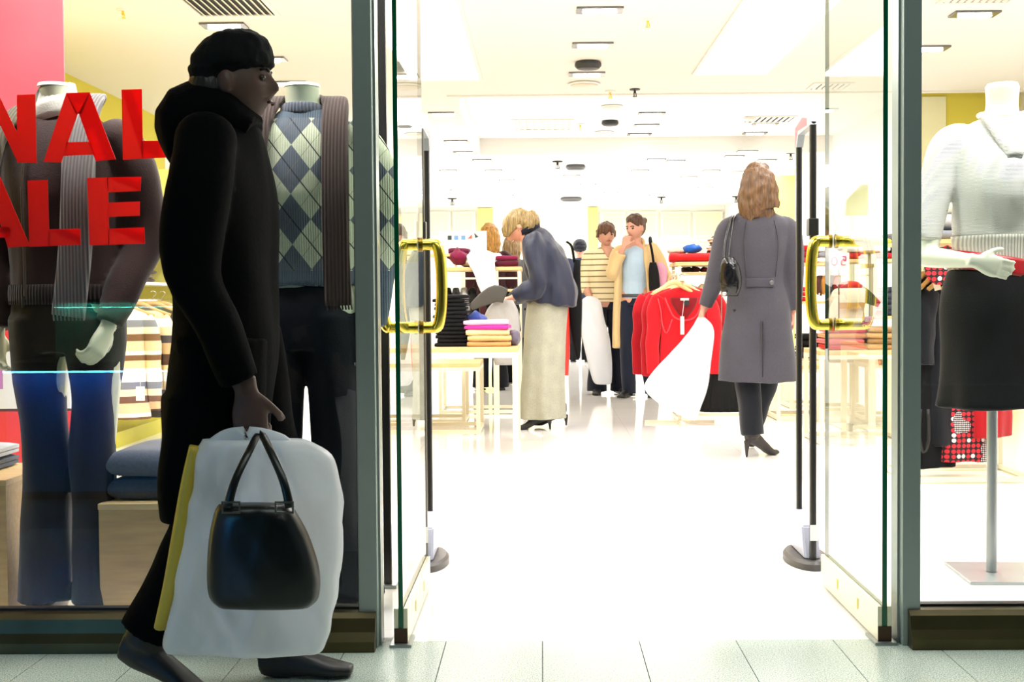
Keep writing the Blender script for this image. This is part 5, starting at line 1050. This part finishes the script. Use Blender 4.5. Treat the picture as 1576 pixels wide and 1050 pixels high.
hair_obj(w4, [([(.075, .0, 1.60, .02, .05), (.080, .0, 1.53, .018, .04)],), ([(-.075, .0, 1.60, .02, .05), (-.080, .0, 1.53, .018, .04)],), ([(0, -.085, 1.635, .055, .02), (0, -.104, 1.605, .05, .012)],)], (110, 70, 44), [((0, -.014, 1.600), (.088, .110, .086), None), ((0, .03, 1.57), (.088, .09, .10), None)])
STC = striped([(0, (228, 214, 176)), (.78, (140, 124, 90))], period=.055)
g = [([(0, 0, .90, .175, .125), (0, 0, 1.0, .165, .122), (0, 0, 1.10, .158, .118), (0, -.015, 1.24, .172, .135), (0, 0, 1.35, .178, .105), (0, .005, 1.405, .11, .078), (0, .01, 1.42, .075, .07)],)] + \
    [([(s * .15, 0, 1.355, .058, .062), (s * .185, 0, 1.29, .060, .064), (*(V(a[1])), .052, .056), (*(V(a[1]).lerp(V(a[2]), .35)), .05, .052)], dict(side=(0, 1, .1))) for s, a in zip((1, -1), arms)]
obj('sweater', wrap_parts(g, 'sweater', (11, .010)), STC, w4)
b = bm_(); loft(b, [(0, -.06, 1.43, .055, .03), (0, -.10, 1.375, .032, .022), (0, -.125, 1.33, .008, .012)], n=14, seg=3); obj('neckline', b, skin_mat((218, 150, 124)), w4, True)
def trousers(par, legs, mat, w0=.09, w1=.08, flare=.09, nm='trousers'):
    g = [([(0, 0, legs[0][0][2] - .03, .155, .11), (0, 0, legs[0][0][2] + .08, .155, .11)], dict(seg=1))]
    for h, k, a in legs: g.append(([(*h, w0, .105), (*(V(h).lerp(V(k), .6)), .084, .09), (*k, w1, .082), (*(V(k).lerp(V(a), .6)), (w1 + flare) / 2, .085), (a[0], a[1], max(.03, a[2] - .055), flare, flare + .01)], dict(n=22)))
    return obj(nm, wrap_parts(g, nm, (10, .012)), mat, par)
trousers(w4, legs, cloth((28, 34, 54)), w1=.078, flare=.098)
for h, k, a in legs: shoe(w4, a, (.1 if a[0] > 0 else -.2, -1, 0), BOOT)
carrier('carrier_bag', 12.2, [(456, 904, 912), (464, 895, 924), (490, 892, 930), (530, 898, 940), (584, 912, 942), (592, 922, 938)], .05, PLW, 'white plastic carrier bag held by the woman in the striped sweater', cr=.016)

q = at(980, 610, 12.0); w5 = person('woman in an open beige trench coat, pale blue top and jeans, hand at her chin', (q.x, 12.0, 0), -.35)
HC = (-.0, -.03, 1.595); HR = rot(rx=.15, rz=-.35)
tor = [(0, 0, .88, .15, .105), (0, 0, .98, .15, .105), (0, 0, 1.10, .12, .09), (0, -.01, 1.27, .145, .11), (0, 0, 1.39, .15, .085), (0, .005, 1.45, .06, .06)]
arms = [((.18, 0, 1.38), (.27, .04, 1.16), (.40, -.10, 1.08), (1, -.6, -.1), (0, .2, -1), 1, .5), ((-.18, 0, 1.38), (-.20, -.14, 1.16), (-.06, -.20, 1.42), (.35, .1, 1), (.2, 1, .1), -1, .8)]
legs = [((.085, 0, .90), (.10, -.02, .49), (.13, .06, .085)), ((-.085, 0, .90), (-.075, -.05, .49), (-.07, -.03, .085))]
bo = obj('body', body_mesh(tor, HC, HR, arms, legs, vox=.0075), skin_mat((222, 152, 126)), w5); face(bo, HC, HR)
hair_obj(w5, [([(.0, .04, 1.66, .06, .05), (.02, .115, 1.665, .045, .045), (.03, .15, 1.65, .02, .02)],)], (92, 60, 40), [((0.0, -.018, 1.648), (.086, .104, .088), rot(rx=-.15)), ((0, .03, 1.61), (.088, .09, .10), None), ((.03, .125, 1.665), (.045, .045, .045), None)])
g = [([(0, 0, .93, .150, .115), (0, 0, 1.10, .135, .112), (0, -.02, 1.27, .148, .130), (0, 0, 1.38, .140, .10), (0, .005, 1.43, .08, .07)],)]
obj('top', wrap_parts(g, 'top', (11, .008)), cloth((186, 206, 222)), w5)
TR = cloth((222, 196, 150), var=.12)
g = [([(0, .06, .46, .22, .12), (0, .06, .62, .215, .118), (0, .06, .90, .19, .10), (0, .055, 1.10, .175, .09), (0, .05, 1.28, .185, .095), (0, .035, 1.39, .175, .085), (0, .03, 1.44, .10, .06)], dict(level=True, n=36)),
     ([(-.17, -.01, .47, .055, .10), (-.165, -.04, .80, .045, .10), (-.15, -.05, 1.10, .035, .085), (-.135, -.05, 1.30, .04, .085), (-.10, -.02, 1.42, .03, .05)], dict(level=True)),
     ([(.18, .0, .50, .045, .10), (.17, -.03, .80, .04, .10), (.15, -.05, 1.10, .035, .085), (.135, -.05, 1.30, .04, .085), (.10, -.02, 1.42, .03, .05)], dict(level=True))] + \
    [([(s * .155, .01, 1.39, .062, .066), (*(V(a[0]).lerp(V(a[1]), .35)), .066, .07), (*V(a[1]), .058, .062), (*(V(a[1]).lerp(V(a[2]), .75)), .052, .055)], dict(side=(0, .3, 1) if s > 0 else (1, 0, .1))) for s, a in zip((1, -1), arms)]
obj('trench_coat', wrap_parts(g, 'trench_coat', (9, .014)), TR, w5)
b = bm_(); loft(b, [(-.09, -.06, 1.38, .02, .012), (-.075, .0, 1.46, .025, .014), (0, .055, 1.49, .03, .02), (.075, .0, 1.46, .025, .014), (.09, -.06, 1.38, .02, .012)], n=12, side=(0, 0, 1), seg=4); obj('collar', b, TR, w5, True)
trousers(w5, legs, cloth((30, 40, 62)), w1=.068, flare=.068)
b = bm_(); loft(b, [(0, 0, .945, .158, .118), (0, 0, .975, .156, .117)], n=32, seg=1); obj('belt', b, plain((60, 60, 66), .4), w5, True)
for h, k, a in legs: shoe(w5, a, (.3 if a[0] > 0 else -.1, -1, 0), BOOT)
t, cb = carrier('shoulder_bag', 11.72, [(404, 1000, 1010), (420, 998, 1014), (446, 999, 1016), (456, 1004, 1014)], .05, cloth((26, 24, 28)), 'black shoulder bag of the woman in the trench coat', cr=.006, nu=12)
g = bm_(); tube(g, [at(1006, 405, 11.72) - cb, at(1003, 385, 11.72) - cb, at(1000, 371, 11.80) - cb, at(1001, 366, 11.95) - cb, at(1003, 378, 12.12) - cb], .012, 8, 4); obj('strap', g, cloth((26, 24, 28)), t, True)
carrier('shopping_bag', 11.8, [(404, 1012, 1020), (416, 1009, 1027), (436, 1013, 1026), (446, 1016, 1024)], .03, cloth((226, 170, 190)), 'small pink patterned bag at the arm of the trench coat woman', cr=.01, nu=10)

# background figures
def simple_person(label, p, rz, H, hairc, topc, topname, toplen, legc, hair_long=True, cap=None, wide=1.0):
    s = H / 1.70; t = person(label, p, rz); t.scale = (s, s, s); HC = (0, -.02, 1.575); HR = rot()
    tor = [(0, 0, .86, .155, .105), (0, 0, .97, .155, .105), (0, 0, 1.09, .125, .09), (0, -.01, 1.26, .15, .105), (0, 0, 1.38, .15, .085), (0, .01, 1.43, .06, .06)]
    arms = [((sd * .18, 0, 1.365), (sd * .215, .02, 1.09), (sd * .19, -.12, .90), (0, -.6, -1), (-sd, 0, -.2), sd, .7) for sd in (1, -1)]
    legs = [((sd * .085, 0, .88), (sd * .09, -.01, .48), (sd * .10, .01, .085)) for sd in (1, -1)]
    obj('body', body_mesh(tor, HC, HR, arms, legs, vox=.009), skin_mat((214, 150, 124)), t)
    if cap:
        b = bm_(); ball(b, (0, -.005, 1.61), .098, .112, .10, 24); loft(b, [(0, .01, 1.55, .09, .10), (0, .01, 1.60, .1, .112)], n=24, seg=1); obj('knitted_cap', wrap(b, 'knitted_cap', .009, 1, 0, (50, .006)), cloth(cap), t)
    else:
        L = 1.38 if hair_long else 1.47
        hair_obj(t, [([(0, .02, 1.65, .085, .075), (0, .04, 1.57, .102, .085), (0, .05, 1.48, .105, .075), (0, .055, L, .085, .04)], dict(folds=8, amp=.08, n=32))], hairc, [((0, .0, 1.60), (.090, .106, .112), None)], vox=.009)
    g = [([(0, 0, toplen, .20 * wide, .15), (0, 0, .95, .185 * wide, .14), (0, 0, 1.08, .17 * wide, .125), (0, -.005, 1.24, .185 * wide, .135), (0, 0, 1.35, .19, .11), (0, .005, 1.41, .12, .085), (0, .01, 1.44, .08, .075)], dict(level=True))] + \
        [([(sd * .155, 0, 1.375, .064, .068), (sd * .19, 0, 1.30, .068, .072), (sd * .22, .02, 1.09, .062, .066), (sd * .195, -.09, .93, .052, .056)], dict(side=(0, 1, .1))) for sd in (1, -1)]
    obj(topname, wrap_parts(g, topname, (9, .018), vox=.01), cloth(topc), t); trousers(t, legs, cloth(legc), w1=.075, flare=.085)
    for h, k, a in legs: shoe(t, a, (0, -1, 0), BOOT)
    return t
q = at(893, 500, 18.5); simple_person('distant person in a dark blue jacket and black knitted cap, seen from behind', (q.x, 18.5, 0), pi, 1.79, None, (62, 68, 92), 'jacket', .84, (24, 26, 34), cap=(30, 34, 48), wide=1.1)
q = at(754, 500, 13.0); simple_person('woman with long golden hair behind the draped rack, seen from behind', (q.x, 13.0, 0), pi + .2, 1.71, (206, 150, 66), (66, 20, 30), 'coat', .50, (20, 22, 32))
q = at(790, 500, 13.7); simple_person('woman with ash blonde hair half hidden by the bending woman', (q.x, 13.7, 0), pi - .3, 1.63, (170, 138, 96), (120, 120, 122), 'coat', .55, (22, 22, 28))

# ================================================================== ACROSS THE MALL (seen mirrored in the left pane)
t = thing('display_counter', 'counter with a blue-lit front standing in the mall left of the camera', 'counter', (-2.15, .62, 0))
obj('counter_body', BX(-.42, .42, -.35, .28, 0, .66, bev=.004), plain((36, 38, 42), .4), t); obj('blue_panel', BX(-.41, .41, .28, .29, .04, .60), plain((16, 140, 220), .5), t)
obj('counter_edge', BX(-.42, .42, .28, .345, .62, .66), plain((30, 32, 36), .4), t); obj('glass_case', BX(-.41, .41, -.34, .32, .66, .92), glass_mat((.9, .98, .97, 1), 'case_glass'), t)
obj('case_back', BX(-.41, .41, -.36, -.345, .66, .94), plain((90, 190, 180), .5), t); obj('led_strip', BX(-.40, .40, .325, .34, .612, .6195), emit((60, 170, 255), 110), t); obj('led_strip', BX(-.40, .40, -.33, -.315, .915, .9195), emit((120, 240, 220), 50), t)
b = bm_(); ball(b, (0, 0, .045), .035, .035, .045, 20); tag(obj('ornament_egg', b, plain((90, 190, 230), .3), None, True, loc=(-1.96, .70, .661)), 'pale blue egg ornament in the glass case of the mall counter', 'ornament')
